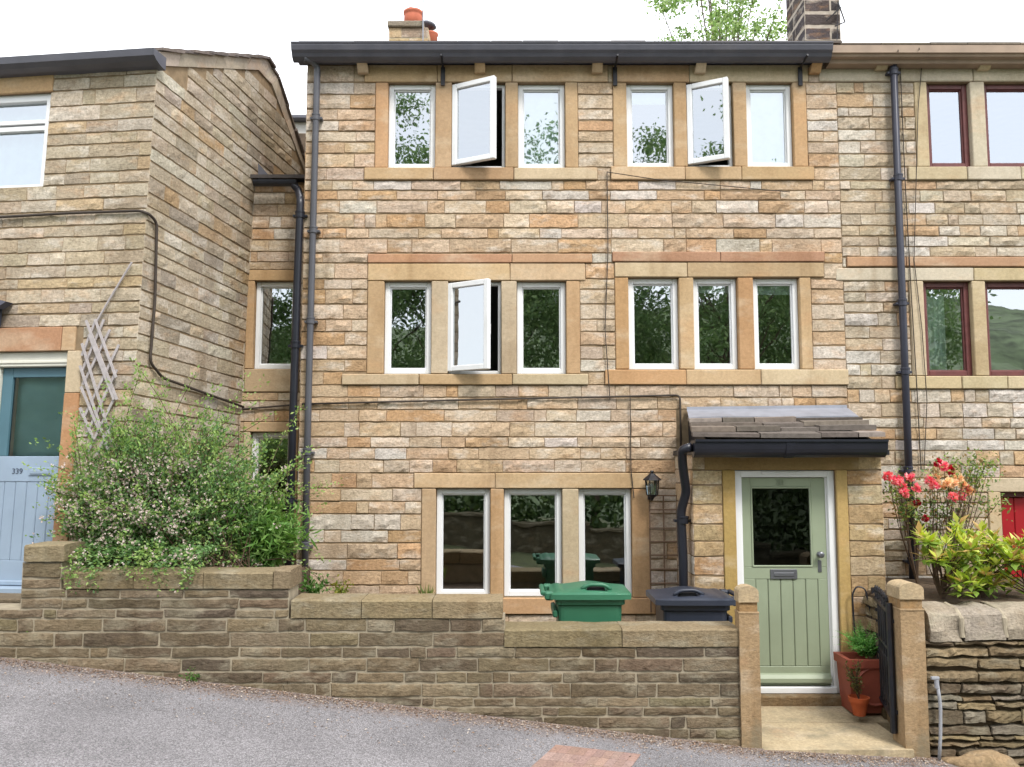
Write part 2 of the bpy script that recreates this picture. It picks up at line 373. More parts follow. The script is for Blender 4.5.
    def build(s, name, mat, parent=None, xf=None, smooth=False, origin=None, fix=True):
        V = s.v if xf is None else [xf(*p) for p in s.v]
        V = np.array([tuple(p) for p in V], dtype=np.float64)
        org = Vector(parent['_o']) if parent is not None else (Vector(origin) if origin is not None else Vector((0, 0, 0)))
        V = V - np.array(tuple(org))
        me = bpy.data.meshes.new(name); me.from_pydata(V.tolist(), [], s.f); me.update()
        at = me.color_attributes.new('tone', 'FLOAT_COLOR', 'POINT')
        at.data.foreach_set('color', np.array(s.c, dtype=np.float32).ravel())
        if fix:
            bm = bmesh.new(); bm.from_mesh(me); bmesh.ops.recalc_face_normals(bm, faces=bm.faces); bm.to_mesh(me); bm.free()
        if smooth: me.polygons.foreach_set('use_smooth', [True] * len(me.polygons))
        me.materials.append(mat)
        o = bpy.data.objects.new(name, me); C.objects.link(o)
        if parent is not None: o.parent = parent; o['_o'] = parent['_o']
        else: o.location = org; o['_o'] = tuple(org)
        return o
def thing(name, label, cat, loc=(0, 0, 0), group=None):
    o = bpy.data.objects.new(name, None); C.objects.link(o); o.location = loc; o['_o'] = tuple(loc); o.empty_display_size = 0.2
    o['label'] = label; o['category'] = cat
    if group: o['group'] = group
    return o
def tag(o, label, cat, group=None):
    o['label'] = label; o['category'] = cat
    if group: o['group'] = group
    return o
def struct(o): o['kind'] = 'structure'; return o

# ------------------------------------------------------------------ stonework
def ident(x, y, z): return (x, y, z)
def pick(pal):
    t = rnd.random() * sum(p[1] for p in pal)
    for c, wgt in pal:
        t -= wgt
        if t <= 0: break
    j = rnd.uniform(0.92, 1.08); c = alb(c)
    return (c[0] * j * rnd.uniform(.97, 1.03), c[1] * j, c[2] * j * rnd.uniform(.95, 1.05), 1)
def rows_from(levels, h, jit=0.22):
    levels = sorted(levels); rows = []
    for a, b in zip(levels, levels[1:]):
        n = max(1, int(round((b - a) / h)))
        ws = [1 + rnd.uniform(-jit, jit) * (1 if n > 1 else 0) for _ in range(n)]; t = sum(ws); z = a
        for w_ in ws:
            rows.append((z, z + (b - a) * w_ / t)); z += (b - a) * w_ / t
    return rows
VJ = .45
def stones(mb, rows, u0, u1, pal, mp, rects=(), wr=(0.16, 0.46), joint=0.006, amp=0.010, top=None, ragged=0.0, back=0.018, wav=0.007, step=0.045, proud=0.0):
    for (z0, z1) in rows:
        h = z1 - z0; iv = [(u0, u1)]
        for (a, b, c, d) in rects:
            ov = min(z1, d) - max(z0, c)
            if ov > 0.22 * h:
                nv = []
                for (p, q) in iv:
                    if b <= p or a >= q: nv.append((p, q)); continue
                    if a > p: nv.append((p, a))
                    if b < q: nv.append((b, q))
                iv = nv
        for (p, q) in iv:
            if q - p < 0.02: continue
            u = p
            while u < q - 0.001:
                w_ = rnd.uniform(*wr) * (1.25 if rnd.random() < .15 else 1)
                if rnd.random() < .12: w_ = wr[0] * rnd.uniform(.55, .9)
                if q - (u + w_) < wr[0] * 0.55: w_ = q - u
                w_ = min(w_, q - u)
                stone(mb, u, u + w_, z0, z1, pick(pal), mp, joint, amp, top, ragged, back, wav, step, proud)
                u += w_
def stone(mb, a, b, z0, z1, col, mp, joint=0.006, amp=0.010, top=None, ragged=0.0, back=0.018, wav=0.007, step=0.045, proud=0.0):
    j = joint * rnd.uniform(.6, 1.3) * .5; w_ = b - a; h = z1 - z0
    if top is not None:
        tm = min(top(a), top((a + b) / 2), top(b))
        if tm <= z0 + 0.02: return
    e = min(0.004 + amp * .22, h * .2, w_ * .2) * rnd.uniform(.7, 1.4)
    nx = max(2, int(w_ / step)); nzc = max(2, int(h / step))
    jv = j * VJ; ev = e * (.6 if VJ < 1 else 1)
    us = [a + jv, a + jv + ev] + [a + jv + ev + (w_ - 2 * jv - 2 * ev) * i / nx for i in range(1, nx)] + [b - jv - ev, b - jv]
    zs = [z0 + j, z0 + j + e] + [z0 + j + e + (h - 2 * j - 2 * e) * i / nzc for i in range(1, nzc)] + [z1 - j - e, z1 - j]
    base = rnd.uniform(-0.3, 0.8) * amp + proud; seed = rnd.uniform(0, 50)
    tx, tz = rnd.uniform(-1, 1) * amp * .5, rnd.uniform(-1, 1) * amp * .5
    rg = [rnd.uniform(-1, 1) * ragged * h for _ in range(4)]
    vs = []
    for iz, z in enumerate(zs):
        for iu, u in enumerate(us):
            edge = iz in (0, len(zs) - 1) or iu in (0, len(us) - 1)
            q = Vector((u * 9 + seed, z * 14, seed))
            if edge:
                n = -back if iz in (0, len(zs) - 1) else -back * .35
                jz = noise.noise(Vector((u * 11, z * 9, seed))) * wav
                uu = u + noise.noise(Vector((z * 16, seed, 1))) * wav * .8; zz = z + jz
            else:
                k1 = noise.noise(q); k2 = noise.noise(q * 2.7)
                n = base + amp * (k1 * 1.0 + k2 * .9) + tx * ((u - a) / w_ - .5) * 2 + tz * ((z - z0) / h - .5) * 2
                if iz in (1, len(zs) - 2) or iu in (1, len(us) - 2): n = n * .6 - 0.001
                n = max(n, 0.0005)
                uu = u + noise.noise(Vector((z * 16, seed, 1))) * wav * .8; zz = z + noise.noise(Vector((u * 11, z * 9, seed))) * wav
            if ragged:
                s_ = (u - a) / w_; zt = (z - z0) / h
                zz += (rg[0] * (1 - s_) + rg[1] * s_) * (1 - zt) + (rg[2] * (1 - s_) + rg[3] * s_) * zt
            if top is not None: zz = min(zz, top(u))
            vs.append(mp(uu, zz, n))
    W = len(us); fs = [(r * W + c, r * W + c + 1, (r + 1) * W + c + 1, (r + 1) * W + c) for r in range(len(zs) - 1) for c in range(W - 1)]
    mb.add(vs, fs, (col[0], col[1], col[2], rnd.random()))
def backing(mb, u0, u1, z0, z1, holes, mp, depth=0.25, n0=-0.006, top=None):
    us = sorted({u0, u1, *[h[0] for h in holes], *[h[1] for h in holes]}); zs = sorted({z0, z1, *[h[2] for h in holes], *[h[3] for h in holes]})
    us = [u for u in us if u0 <= u <= u1]; zs = [z for z in zs if z0 <= z <= z1]
    for a, b in zip(us, us[1:]):
        for c, d in zip(zs, zs[1:]):
            cu, cz = (a + b) / 2, (c + d) / 2
            if any(h[0] < cu < h[1] and h[2] < cz < h[3] for h in holes): continue
            mb.add([mp(a, c, n0), mp(b, c, n0), mp(b, d, n0), mp(a, d, n0)], [(0, 1, 2, 3)])
    for (a, b, c, d) in holes:
        mb.add([mp(a, c, n0), mp(b, c, n0), mp(b, d, n0), mp(a, d, n0), mp(a, c, -depth), mp(b, c, -depth), mp(b, d, -depth), mp(a, d, -depth)],
               [(0, 1, 5, 4), (1, 2, 6, 5), (2, 3, 7, 6), (3, 0, 4, 7)])

PAL_MAIN = [((220, 194, 164), 4), ((214, 185, 152), 3.4), ((226, 205, 180), 3.8), ((226, 214, 201), 2.0), ((216, 178, 138), 1.8), ((202, 170, 134), 1), ((214, 192, 168), 3)]
PAL_PALE = [((220, 206, 186), 3), ((224, 214, 202), 2.4), ((210, 192, 166), 3), ((210, 178, 142), 1.2), ((204, 186, 162), 2)]
PAL_LEFT = [((212, 196, 172), 3), ((204, 187, 162), 3), ((218, 204, 184), 2), ((198, 180, 154), 2), ((190, 174, 154), 1.2), ((208, 184, 150), .8)]
PAL_GABLE = [((206, 191, 168), 3), ((196, 180, 156), 3), ((214, 200, 178), 2), ((202, 174, 138), .6), ((180, 166, 148), 1.4), ((216, 206, 188), 1)]
PAL_WALL = [((136, 120, 98), 3), ((124, 109, 90), 3), ((146, 130, 106), 2.4), ((130, 112, 94), 2), ((138, 126, 98), 1), ((110, 97, 82), 1.4), ((156, 141, 118), .8)]
PAL_DRY = [((150, 132, 104), 3), ((134, 116, 90), 3), ((166, 146, 112), 2), ((118, 104, 86), 2), ((176, 154, 118), 1), ((150, 140, 124), 1.2)]
PAL_DR = [((218, 188, 150), 3), ((214, 180, 140), 3), ((212, 172, 130), 1.2), ((220, 198, 166), 1.6)]
PAL_DR_PALE = [((222, 204, 170), 3), ((214, 194, 158), 3), ((220, 206, 180), 2)]
RED_ST = [((202, 158, 128), 2), ((206, 166, 132), 2), ((196, 148, 120), 1)]

# ================================================================== GROUND AND ROAD
YW = 6.80                    # front face of the roadside garden wall
rl = P(0, 657, YW); rr = P(740, 746, YW)
RS = (rr.z - rl.z) / (rr.x - rl.x)
def road_z(x):
    k = rr.x + .02
    return rl.z + (min(x, k) - rl.x) * RS + max(0, min(x - k, 1.35)) * RS * .45 + max(0, x - k - 1.35) * RS
mb = MB()
xs = np.array(sorted(set(np.linspace(-16, 16, 33)) | {rr.x + .02, rr.x + 1.37})); ys = np.linspace(0.9, 7.0, 10)
vs = [(x, y, road_z(x)) for y in ys for x in xs]; W = len(xs)
mb.add(vs, [(r * W + c, r * W + c + 1, (r + 1) * W + c + 1, (r + 1) * W + c) for r in range(len(ys) - 1) for c in range(W - 1)])
struct(mb.build('road', M['asphalt'], fix=False))
mb = MB()                    # terrain that reaches the horizon, following the same fall beside the road
xs = [-400, -60, -16, -8, 0, rr.x + .02, rr.x + 1.37, 8, 16, 60, 400]; ys = [-400, -60, -20, -9, -3.0, 7.2, 9, 20, 60, 400]
def gz(x, y): return road_z(max(-16, min(16, x))) - 0.03
vs = [(x, y, gz(x, y)) for y in ys for x in xs]; W = len(xs)
mb.add(vs, [(r * W + c, r * W + c + 1, (r + 1) * W + c + 1, (r + 1) * W + c) for r in range(len(ys) - 1) for c in range(W - 1)])
M['grass_ground'] = plain_mat('rough grass ground', (86, 92, 56), rough=0.95, var=0.35, scale=3, bump=0.8)
struct(mb.build('ground', M['grass_ground'], fix=False))

mb = MB(); xs = np.linspace(-120, 120, 49); ys = np.linspace(-95, -17, 22)  # unseen rise added behind the camera to block sky in the pane reflections
def hz_(x, y): return road_z(max(-16, min(16, x))) - .1 + 15 * min(1, max(0, (-17 - y) / 42)) ** .8 * (1 + .25 * math.sin(x * .05)) + (noise.noise(Vector((x * .3, y * .3, 0))) * 1.6 if y < -19 else 0)
vs = [(x, y, hz_(x, y)) for y in ys for x in xs]; W = len(xs)
mb.add(vs, [(r_ * W + c_, r_ * W + c_ + 1, (r_ + 1) * W + c_ + 1, (r_ + 1) * W + c_) for r_ in range(len(ys) - 1) for c_ in range(W - 1)])
M['added_hill'] = plain_mat('added hillside green', (104, 120, 86), rough=.95, k=.7, var=.6, scale=.9, bump=.9)
struct(mb.build('added_hill', M['added_hill'], fix=False))
# ================================================================== MAIN HOUSE
YF = 8.67; YP = 7.85
XL = PX(302, 300, YF); XR = PX(845, 330, YF)
main = thing('stone_house', 'three storey honey stone cottage with white framed windows, slate porch and sage green door', 'house', (0.6, YF, -0.04))
def wmp(Y, sgn=1):
    return lambda u, z, n: (u, Y - n, z)
mpF = wmp(YF)
zt = lambda y: PZ(y, YF)
EAVE = zt(62)
def rect(px0, py0, px1, py1, Y=YF):
    ym = (py0 + py1) / 2
    return [PX(px0, ym, Y), PX(px1, ym, Y), PZ(py1, Y), PZ(py0, Y)]

WINDOW_N = 0
def window(parent, r, Y, mat='upvc', pane='pane', opened=0.0, blind=0.0, fw=0.055, set_in=0.05, xf=None, label=None, fw2=0.0, sill=False):
    """outer frame rect r=(x0,x1,z0,z1); frame is the window's mesh, pane / casement / handle its sub-parts"""
    x0, x1, z0, z1 = r; y0 = Y + set_in; y1 = y0 + 0.07
    fwo = 0.032 if opened else fw
    m = MB()
    m.box(x0, x0 + fwo, y0, y1, z0, z1, .005); m.box(x1 - fwo, x1, y0, y1, z0, z1, .005)
    m.box(x0 + fwo - .001, x1 - fwo + .001, y0 + .001, y1 - .001, z0, z0 + fwo * 1.05, .005); m.box(x0 + fwo - .001, x1 - fwo + .001, y0 + .001, y1 - .001, z1 - fwo, z1, .005)
    if not opened:           # inner bead, a fine step in the frame
        b = 0.014; xa, xb, za, zb = x0 + fwo, x1 - fwo, z0 + fwo, z1 - fwo
        m.box(xa, xa + b, y0 + .02, y1 - .01, za, zb, .004); m.box(xb - b, xb, y0 + .02, y1 - .01, za, zb, .004)
        m.box(xa, xb, y0 + .021, y1 - .01, za, za + b, .004); m.box(xa, xb, y0 + .021, y1 - .01, zb - b, zb, .004)
    if sill: m.box(x0 - .01, x1 + .01, y0 - .045, y0 + .02, z0 - .022, z0 + .006, .004)
    wn = m.build('window', M[mat], parent, xf)
    if label: wn['label'] = label
    if blind:
        bb = MB(); bb.box(x0 + .02, x1 - .02, y1 + .012, y1 + .018, z1 - (z1 - z0) * blind, z1, .001); bb.build('blind', M['curtain'], wn, xf)
    if not opened:
        xa, xb, za, zb = x0 + fwo + .010, x1 - fwo - .010, z0 + fwo + .010, z1 - fwo - .010
        g = MB(); g.add([(xa, y0 + .038, za), (xb, y0 + .038, za), (xb, y0 + .038, zb), (xa, y0 + .038, zb)], [(0, 1, 2, 3)])
        g.build('pane', M[pane], wn, xf, fix=False)
    else:                    # side hung casement swung out towards the street, hinged left
        a = math.radians(opened); hx, hy = x0 + .022, y0 - .006
        Wc = (x1 - x0) - .05; cz0, cz1 = z0 + .022, z1 - .022; cw = 0.055
        rot = lambda x, y, z: (hx + x * math.cos(a) + (y) * math.sin(a), hy - x * math.sin(a) + y * math.cos(a), z)
        cx = rot if xf is None else (lambda x, y, z: xf(*rot(x, y, z)))
        m = MB(); t = 0.055
        m.box(0, cw, -t, 0, cz0, cz1, .006); m.box(Wc - cw, Wc, -t, 0, cz0, cz1, .006)
        m.box(cw - .001, Wc - cw + .001, -t + .001, -.001, cz0, cz0 + cw, .006); m.box(cw - .001, Wc - cw + .001, -t + .001, -.001, cz1 - cw, cz1, .006)
        m.build('casement', M[mat], wn, cx)
        g = MB(); g.add([(cw - .006, -t * .5, cz0 + cw - .006), (Wc - cw + .006, -t * .5, cz0 + cw - .006), (Wc - cw + .006, -t * .5, cz1 - cw + .006), (cw - .006, -t * .5, cz1 - cw + .006)], [(0, 1, 2, 3)])
        g.build('pane', M[pane], wn, cx, fix=False)
        h = MB(); zc = (cz0 + cz1) / 2; h.box(Wc - .042, Wc - .014, 0, .016, zc - .03, zc + .03, .004); h.box(Wc - .038, Wc - .02, .014, .034, zc - .10, zc + .01, .004)
        h.build('handle', M['upvc'], wn, cx)
        sa = MB(); sa.tube([(x0 + .12, y0 + .01, z0 + .035), (hx + math.cos(a) * Wc * .55, hy - math.sin(a) * Wc * .55, z0 + .035)], .006, 6)
        sa.build('stay', M['steel'], wn, xf)
    return wn

def surround(parent, wins, jl, jr, lt, sb, Y, pal, ext=(0.0, 0.0), depth=0.17, proud=0.012, mid=1, lsplit=None, sext=None, mp_xf=None, lintel_bottom=None):
    """dressed stones about a row of lights. returns (opening hole, stone exclusion rects)"""
    zt_ = max(w_[3] for w_ in wins) if lintel_bottom is None else lintel_bottom
    zb_ = min(w_[2] for w_ in wins)
    y0 = Y - proud
    def blk(name, a, b, c, d, yy=0.0):
        m = MB(); m.box(a + .003, b - .003, y0 + yy, Y + depth, c + .003, d - .003, .007, pick(pal), wob=.002)
        return m.build(name, M['dstone'], parent, mp_xf)
    la, lb = jl - ext[0], jr + ext[1]
    ls = [la] + (lsplit or []) + [lb]
    for a, b in zip(ls, ls[1:]): blk('lintel', a, b, zt_, lt, -.003)
    sx = sext or (la, lb); n = 3
    cuts = [sx[0]] + [sx[0] + (sx[1] - sx[0]) * (i / n + rnd.uniform(-.05, .05)) for i in range(1, n)] + [sx[1]]
    for a, b in zip(cuts, cuts[1:]): blk('sill', a, b, sb, zb_, -.016)
    blk('jamb', jl, wins[0][0], zb_, zt_); blk('jamb', wins[-1][1], jr, zb_, zt_)
    for p, q in zip(wins, wins[1:]): blk('mullion', p[1], q[0], zb_, zt_)
    hole = (jl + .02, jr - .02, zb_ + .001, zt_ - .001)
    return hole, [(la, lb, zt_, lt), (jl, jr, zb_, zt_), (sx[0], sx[1], sb, zb_)]

holes = []; excl = []
def group(wpx, jl, jr, lt, sb, ext=(0, 0), lsplit=None, sext=None, opened=(), blinds=(), panes='pane', pal=PAL_DR, parent=None, Y=YF, mat='upvc', labels=None, sill=True):
    parent = parent or main
    rs = [rect(*w_, Y) for w_ in wpx]; zt0 = max(r[3] for r in rs); zb0 = min(r[2] for r in rs)
    ym = (wpx[0][1] + wpx[0][3]) / 2
    X = lambda p: PX(p, ym, Y)
    h, e = surround(parent, [[r[0], r[1], zb0, zt0] for r in rs], X(jl), X(jr), PZ(lt, Y), PZ(sb, Y), Y, pal, ext,
                    lsplit=[X(s) for s in lsplit] if lsplit else None, sext=(X(sext[0]), X(sext[1])) if sext else None)
    for i, r in enumerate(rs):
        window(parent, (r[0], r[1], zb0 + .004, zt0 - .004), Y, mat, panes, opened=dict(opened).get(i, 0.0), blind=dict(blinds).get(i, 0.0), sill=False, fw=.052, label=(labels or {}).get(i))
    return h, e
G = [
 dict(wpx=[(388, 82.5, 435, 168), (452, 82.5, 505, 168), (518, 82.5, 565, 168)], jl=375, jr=578, lt=65, sb=180.5, ext=(.12, .32), lsplit=[437, 512], sext=(365, 597), opened={1: 27}, blinds={0: .12, 2: .97}, panes='pane_top', labels={1: 'open top floor window swung outward'}),
 dict(wpx=[(627, 82.5, 674, 167), (687, 82.5, 733, 167), (747, 82.5, 793, 167)], jl=613, jr=807, lt=65, sb=180.5, ext=(.0, .03), lsplit=[690], sext=(610, 812), opened={1: 27}, blinds={0: .2, 2: .97}, panes='pane_top', labels={1: 'open top floor window swung outward'}),
 dict(wpx=[(384, 281, 431, 374), (448, 281, 501, 374), (517, 281, 566, 374)], jl=367, jr=580, lt=263.5, sb=385, ext=(.0, .06), lsplit=[510], sext=(343, 588), opened={1: 31}, panes='pane', labels={1: 'open middle floor window swung outward'}),
 dict(wpx=[(629, 277.5, 679, 369.5), (694, 277.5, 738, 369.5), (754, 277.5, 800, 369.5)], jl=615, jr=812, lt=262.5, sb=385, ext=(.0, .14), lsplit=[688], sext=(604, 846), blinds={0: .1, 1: .14, 2: .16}, panes='pane'),
 dict(wpx=[(436, 488.5, 490, 597.5), (504, 488.5, 562, 597.5), (579, 488.5, 632, 597.5)], jl=421, jr=650, lt=473, sb=614, ext=(.08, -.0), lsplit=[495], sext=(420, 654), panes='pane'),
]
for g in G:
    h, e = group(**g); holes.append(h); excl += e
# red string courses above the middle windows
def course(parent, pxa, pxb, ya, yb, Y, splits, proud=.02, name='string_course', pal=RED_ST):
    cs = [pxa] + splits + [pxb]; m = MB()
    for a, b in zip(cs, cs[1:]):
        m.box(PX(a, ya, Y) + .003, PX(b, ya, Y) - .003, Y - proud - rnd.uniform(0, .006), Y + .05, PZ(yb, Y) + .003, PZ(ya, Y) - .003, .006, pick(pal), wob=.003)
    m.build(name, M['dstone'], parent)
    excl.append((PX(pxa, ya, Y), PX(pxb, ya, Y), PZ(yb, Y), PZ(ya, Y)))
course(main, 368, 592, 254, 263.3, YF, [512]); course(main, 612, 824, 252, 262.3, YF, [720])
GZ = -0.05                   # garden level by the door
# porch rect against the facade
PXL = PX(694, 560, YP); PXR = PX(885, 560, YP)
excl.append((PXL + .02, PXR - .02, GZ - .2, zt(415)))
lv = [GZ - .3, zt(614), zt(598), zt(488.5), zt(473), zt(385), zt(372), zt(279), zt(263), zt(253), zt(180.5), zt(167.5), zt(82.5), zt(65), EAVE + .05]
rowsM = rows_from(lv, 0.131)
mb = MB(); stones(mb, rowsM, XL, XR, PAL_MAIN, mpF, excl, wr=(.20, .54), amp=.014)
wall_main = mb.build('wall', M['stone'], main)
# mortar bed, reveals, side and back walls of the house
mb = MB(); backing(mb, XL, XR, GZ - .3, EAVE + .12, holes, mpF, .2)
YB = YF + 6.0
for X in (XL, XR):
    mb.add([(X, YF + .006, GZ - .3), (X, YB, GZ - .3), (X, YB, EAVE + .1), (X, (YF + YB) / 2, EAVE + 1.33), (X, YF + .006, EAVE + .1)], [(0, 1, 2, 3, 4)])
mb.add([(XL, YB, GZ - .3), (XR, YB, GZ - .3), (XR, YB, EAVE + .1), (XL, YB, EAVE + .1)], [(0, 1, 2, 3)])
mb.build('mortar_bed', M['mortar'], main, fix=False)
def rooms(parent, x0, x1, Y, zf, Yb=2.6, xf=None):
    m = MB(); zs_ = zf
    m.add([(x0, Y + Yb, zs_[0]), (x1, Y + Yb, zs_[0]), (x1, Y + Yb, zs_[-1]), (x0, Y + Yb, zs_[-1])], [(0, 1, 2, 3)])
    for z in zs_: m.box(x0, x1, Y + .2, Y + Yb, z - .06, z + .06, .001)
    m.build('interior', M['room'], parent, xf)
rooms(main, XL + .05, XR - .05, YF, [GZ - .1, zt(430), zt(225), EAVE + .1])
# left return of the front wall (quoin stones on the gable side)
# roof
RIDGE_Y = YF + 3.0; TP = 0.42
mb = MB()
zr = EAVE + .16 + (RIDGE_Y - YF + .18) * TP
y_a = YF - .14
sl = MB()
nrow = 11; z_a = EAVE + .13
for i in range(nrow):
    ya = y_a + (RIDGE_Y - y_a) * i / nrow; yb = y_a + (RIDGE_Y - y_a) * (i + 1) / nrow + .04
    za = z_a + (ya - y_a) * TP; zb = z_a + (yb - y_a) * TP
    x = XL - .06
    while x < XR + .02:
        w_ = min(rnd.uniform(.3, .6), XR + .03 - x)
        if w_ < .05: break
        t = rnd.uniform(.018, .03)
        sl.prism([(x, ya, za + .012), (x + w_ - .006, ya, za + .012), (x + w_ - .006, yb, zb), (x, yb, zb)], (0, 0, t), pick([((120, 112, 104), 1), ((104, 98, 94), 1)])); x += w_
# back slope as one lapped sheet
sl.prism([(XL - .06, RIDGE_Y, z_a + (RIDGE_Y - y_a) * TP), (XR + .03, RIDGE_Y, z_a + (RIDGE_Y - y_a) * TP), (XR + .03, YB + .15, z_a), (XL - .06, YB + .15, z_a)], (0, 0, .03), alb((110, 104, 98)))
roof = sl.build('roof', M['slate'], main)

# eaves gutter: ogee gutter and dark soffit board, corbels, straps
gx0, gx1 = PX(291, 50, YF - .25), PX(833, 50, YF - .25)
zg1, zg0 = PZ(42, YF - .26), PZ(57, YF - .26)
prof = [(YF - .10, zg1), (YF - .10, zg0 + .02), (YF - .13, zg0), (YF - .17, zg0 + .004), (YF - .21, zg0 + .03), (YF - .225, zg0 + .06), (YF - .25, zg0 + .085), (YF - .262, zg1 - .03), (YF - .262, zg1 - .012), (YF - .272, zg1 - .01), (YF - .272, zg1 + .002), (YF - .25, zg1 + .002), (YF - .245, zg1 - .03), (YF - .12, zg1 - .03), (YF - .12, zg1)]
mb = MB(); mb.strip(prof, gx0, gx1)
gut = mb.build('gutter', M['gutter'], main)
mb = MB(); mb.box(gx0 + .02, gx1 - .01, YF - .098, YF + .03, zg0 + .045, zg1 + .03, .004)
mb.build('fascia_board', M['gutter'], main)
for px in (363, 480, 597, 700, 815):
    x = PX(px, 62, YF - .06); m = MB(); m.prism([(x - .055, YF + .02, zt(75)), (x - .055, YF - .06, zt(75)), (x - .055, YF - .13, zt(68)), (x - .055, YF - .13, zg0 - .004), (x - .055, YF + .02, zg0 - .004)], (.11, 0, 0), pick(PAL_DR))
    m.build('corbel', M['dstone'], main)
for px in (443, 615, 800):
    x = PX(px, 70, YF - .03); m = MB(); m.box(x - .022, x + .022, YF - .04, YF - .022, zt(87), zg0, .003); m.tube([(x, YF - .03, zt(70)), (x, YF - .1, zg0), (x, YF - .27, zg0 + .02)], .012, 6)
    m.build('gutter_strap', M['iron'], main)

def arc(pts, r=.06, n=5):
    """round the corners of a polyline"""
    pts = [Vector(p) for p in pts]; o = [pts[0]]
    for a, b, c in zip(pts, pts[1:], pts[2:]):
        d1 = (a - b); d2 = (c - b); rr_ = min(r, d1.length * .45, d2.length * .45)
        p, q = b + d1.normalized() * rr_, b + d2.normalized() * rr_
        for i in range(n + 1):
            t = i / n; o.append(p * (1 - t) ** 2 + b * 2 * t * (1 - t) + q * t * t)
    o.append(pts[-1]); return o
def pipe(parent, pts, r, mat, collars=(), xf=None, cr_=.05, name='downpipe'):
    m = MB(); m.tube(arc(pts, cr_), r, 14)
    o = m.build(name, M[mat], parent, xf, smooth=True)
    for c in collars:
        k = MB(); c = Vector(c); k.lathe(c - Vector((0, 0, .035)), [(r * 1.0, 0), (r * 1.22, .004), (r * 1.22, .05), (r * 1.32, .055), (r * 1.32, .07), (r * 1.0, .074)], 14)
        k.box(c.x - r * 1.9, c.x + r * 1.9, c.y - .006, c.y + r + .03, c.z - .02, c.z + .004, .003)
        k.build('pipe_bracket', M[mat], o, xf)
    return o
Yp = YF - .07
def at(px, py, Y=Yp): return tuple(P(px, py, Y))
xa_, xb_ = PX(317.5, 60, Yp), PX(305, 565, Yp); xm = (xa_ + xb_) / 2
pipe(main, [at(304, 59, YF - .18), at(311, 60, YF - .14), (xa_, Yp, zt(70)), (xm - .01, Yp, zt(400)), (xb_, Yp, zt(600))], .034, 'pipe_grey', [(xa_ - .002, Yp, zt(120)), (xa_ - .004, Yp, zt(232)), (xm - .004, Yp, zt(322)), (xm - .01, Yp, zt(452)), (xb_, Yp, zt(545))])
# cable run on the main front
Yc = YF - .028
mb = MB(); mb.tube(arc([at(302, 404, Yc), at(400, 401.5, Yc), at(500, 399, Yc), at(600, 397, Yc), at(680, 395, Yc), at(681, 450, Yc)], .05), .011, 6)
mb.build('cable', M['cable'], main, smooth=True)
mb = MB(); mb.tube([at(607, 172, Yc), at(608, 250, Yc), at(605, 330, Yc), at(610, 400, Yc)], .0055, 5); mb.build('cable', M['cable'], main)
mb = MB(); mb.tube([at(630, 395, Yc), at(631, 470, Yc), at(634, 498, Yc)], .0055, 5); mb.build('cable', M['cable'], main)
mb = MB(); mb.tube([at(607, 172, Yc), at(660, 180, Yc), at(790, 192, Yc)], .005, 5); mb.build('cable', M['cable'], main)

# ---------------- porch (parts of the house)
mpP = wmp(YP)
X = lambda p, y=560: PX(p, y, YP)
pz = lambda y: PZ(y, YP)
ex = [(X(724), X(850), GZ - .3, pz(456))]
rowsP = rows_from([GZ - .2, pz(470), pz(452)], .155)
PPW = [((204, 178, 138), 3), ((198, 170, 130), 2), ((212, 192, 156), 2), ((192, 156, 114), 1)]
mb = MB(); stones(mb, rowsP, PXL, X(724), PPW, mpP, (), wr=(.2, .42), amp=.012)
# returns to the facade
mpS = lambda u, z, n: (PXL - n, YP + u, z)
stones(mb, rowsP, 0, YF - YP, PAL_MAIN, mpS, (), wr=(.25, .42), amp=.006)
mb.build('porch_wall', M['stone'], main)
mb = MB(); stones(mb, rowsP, X(850), PXR, PPW, mpP, (), wr=(.2, .42), amp=.012)
mpS2 = lambda u, z, n: (PXR + n, YP + u, z)
stones(mb, rowsP, 0, YF - YP, PAL_MAIN, mpS2, (), wr=(.25, .42), amp=.006)
mb.build('porch_wall', M['stone'], main)
mb = MB(); dh = (X(737), X(838), GZ - .15, pz(470)); backing(mb, PXL, PXR, GZ - .3, pz(452), [dh], mpP, .2)
for Xs, sg in ((PXL, 1), (PXR, -1)):
    mb.add([(Xs + sg * .006, YP, GZ - .3), (Xs + sg * .006, YF, GZ - .3), (Xs + sg * .006, YF, pz(452)), (Xs + sg * .006, YP, pz(452))], [(0, 1, 2, 3)])
mb.add([(PXL, YP, pz(452)), (PXR, YP, pz(452)), (PXR, YF, pz(452)), (PXL, YF, pz(452))], [(0, 1, 2, 3)])
mb.build('porch_mortar_bed', M['mortar'], main, fix=False)
def dressed(name, a, b, c, d, Y, proud=.014, depth=.16, pal=PAL_DR, parent=None, xf=None):
    m = MB(); m.box(a + .002, b - .002, Y - proud, Y + depth, c + .002, d - .002, .006, pick(pal), wob=.002); return m.build(name, M['dstone'], parent or main, xf)
PD = [((206, 176, 118), 1), ((200, 168, 108), 1)]
dressed('door_lintel', X(706), X(862), pz(470), pz(455.5), YP, pal=[((176, 146, 98), 1)], proud=.018)
dressed('door_jamb', X(724), X(737), GZ - .1, pz(470), YP, pal=PD); dressed('door_jamb', X(838), X(850), GZ - .1, pz(470), YP, pal=PD)
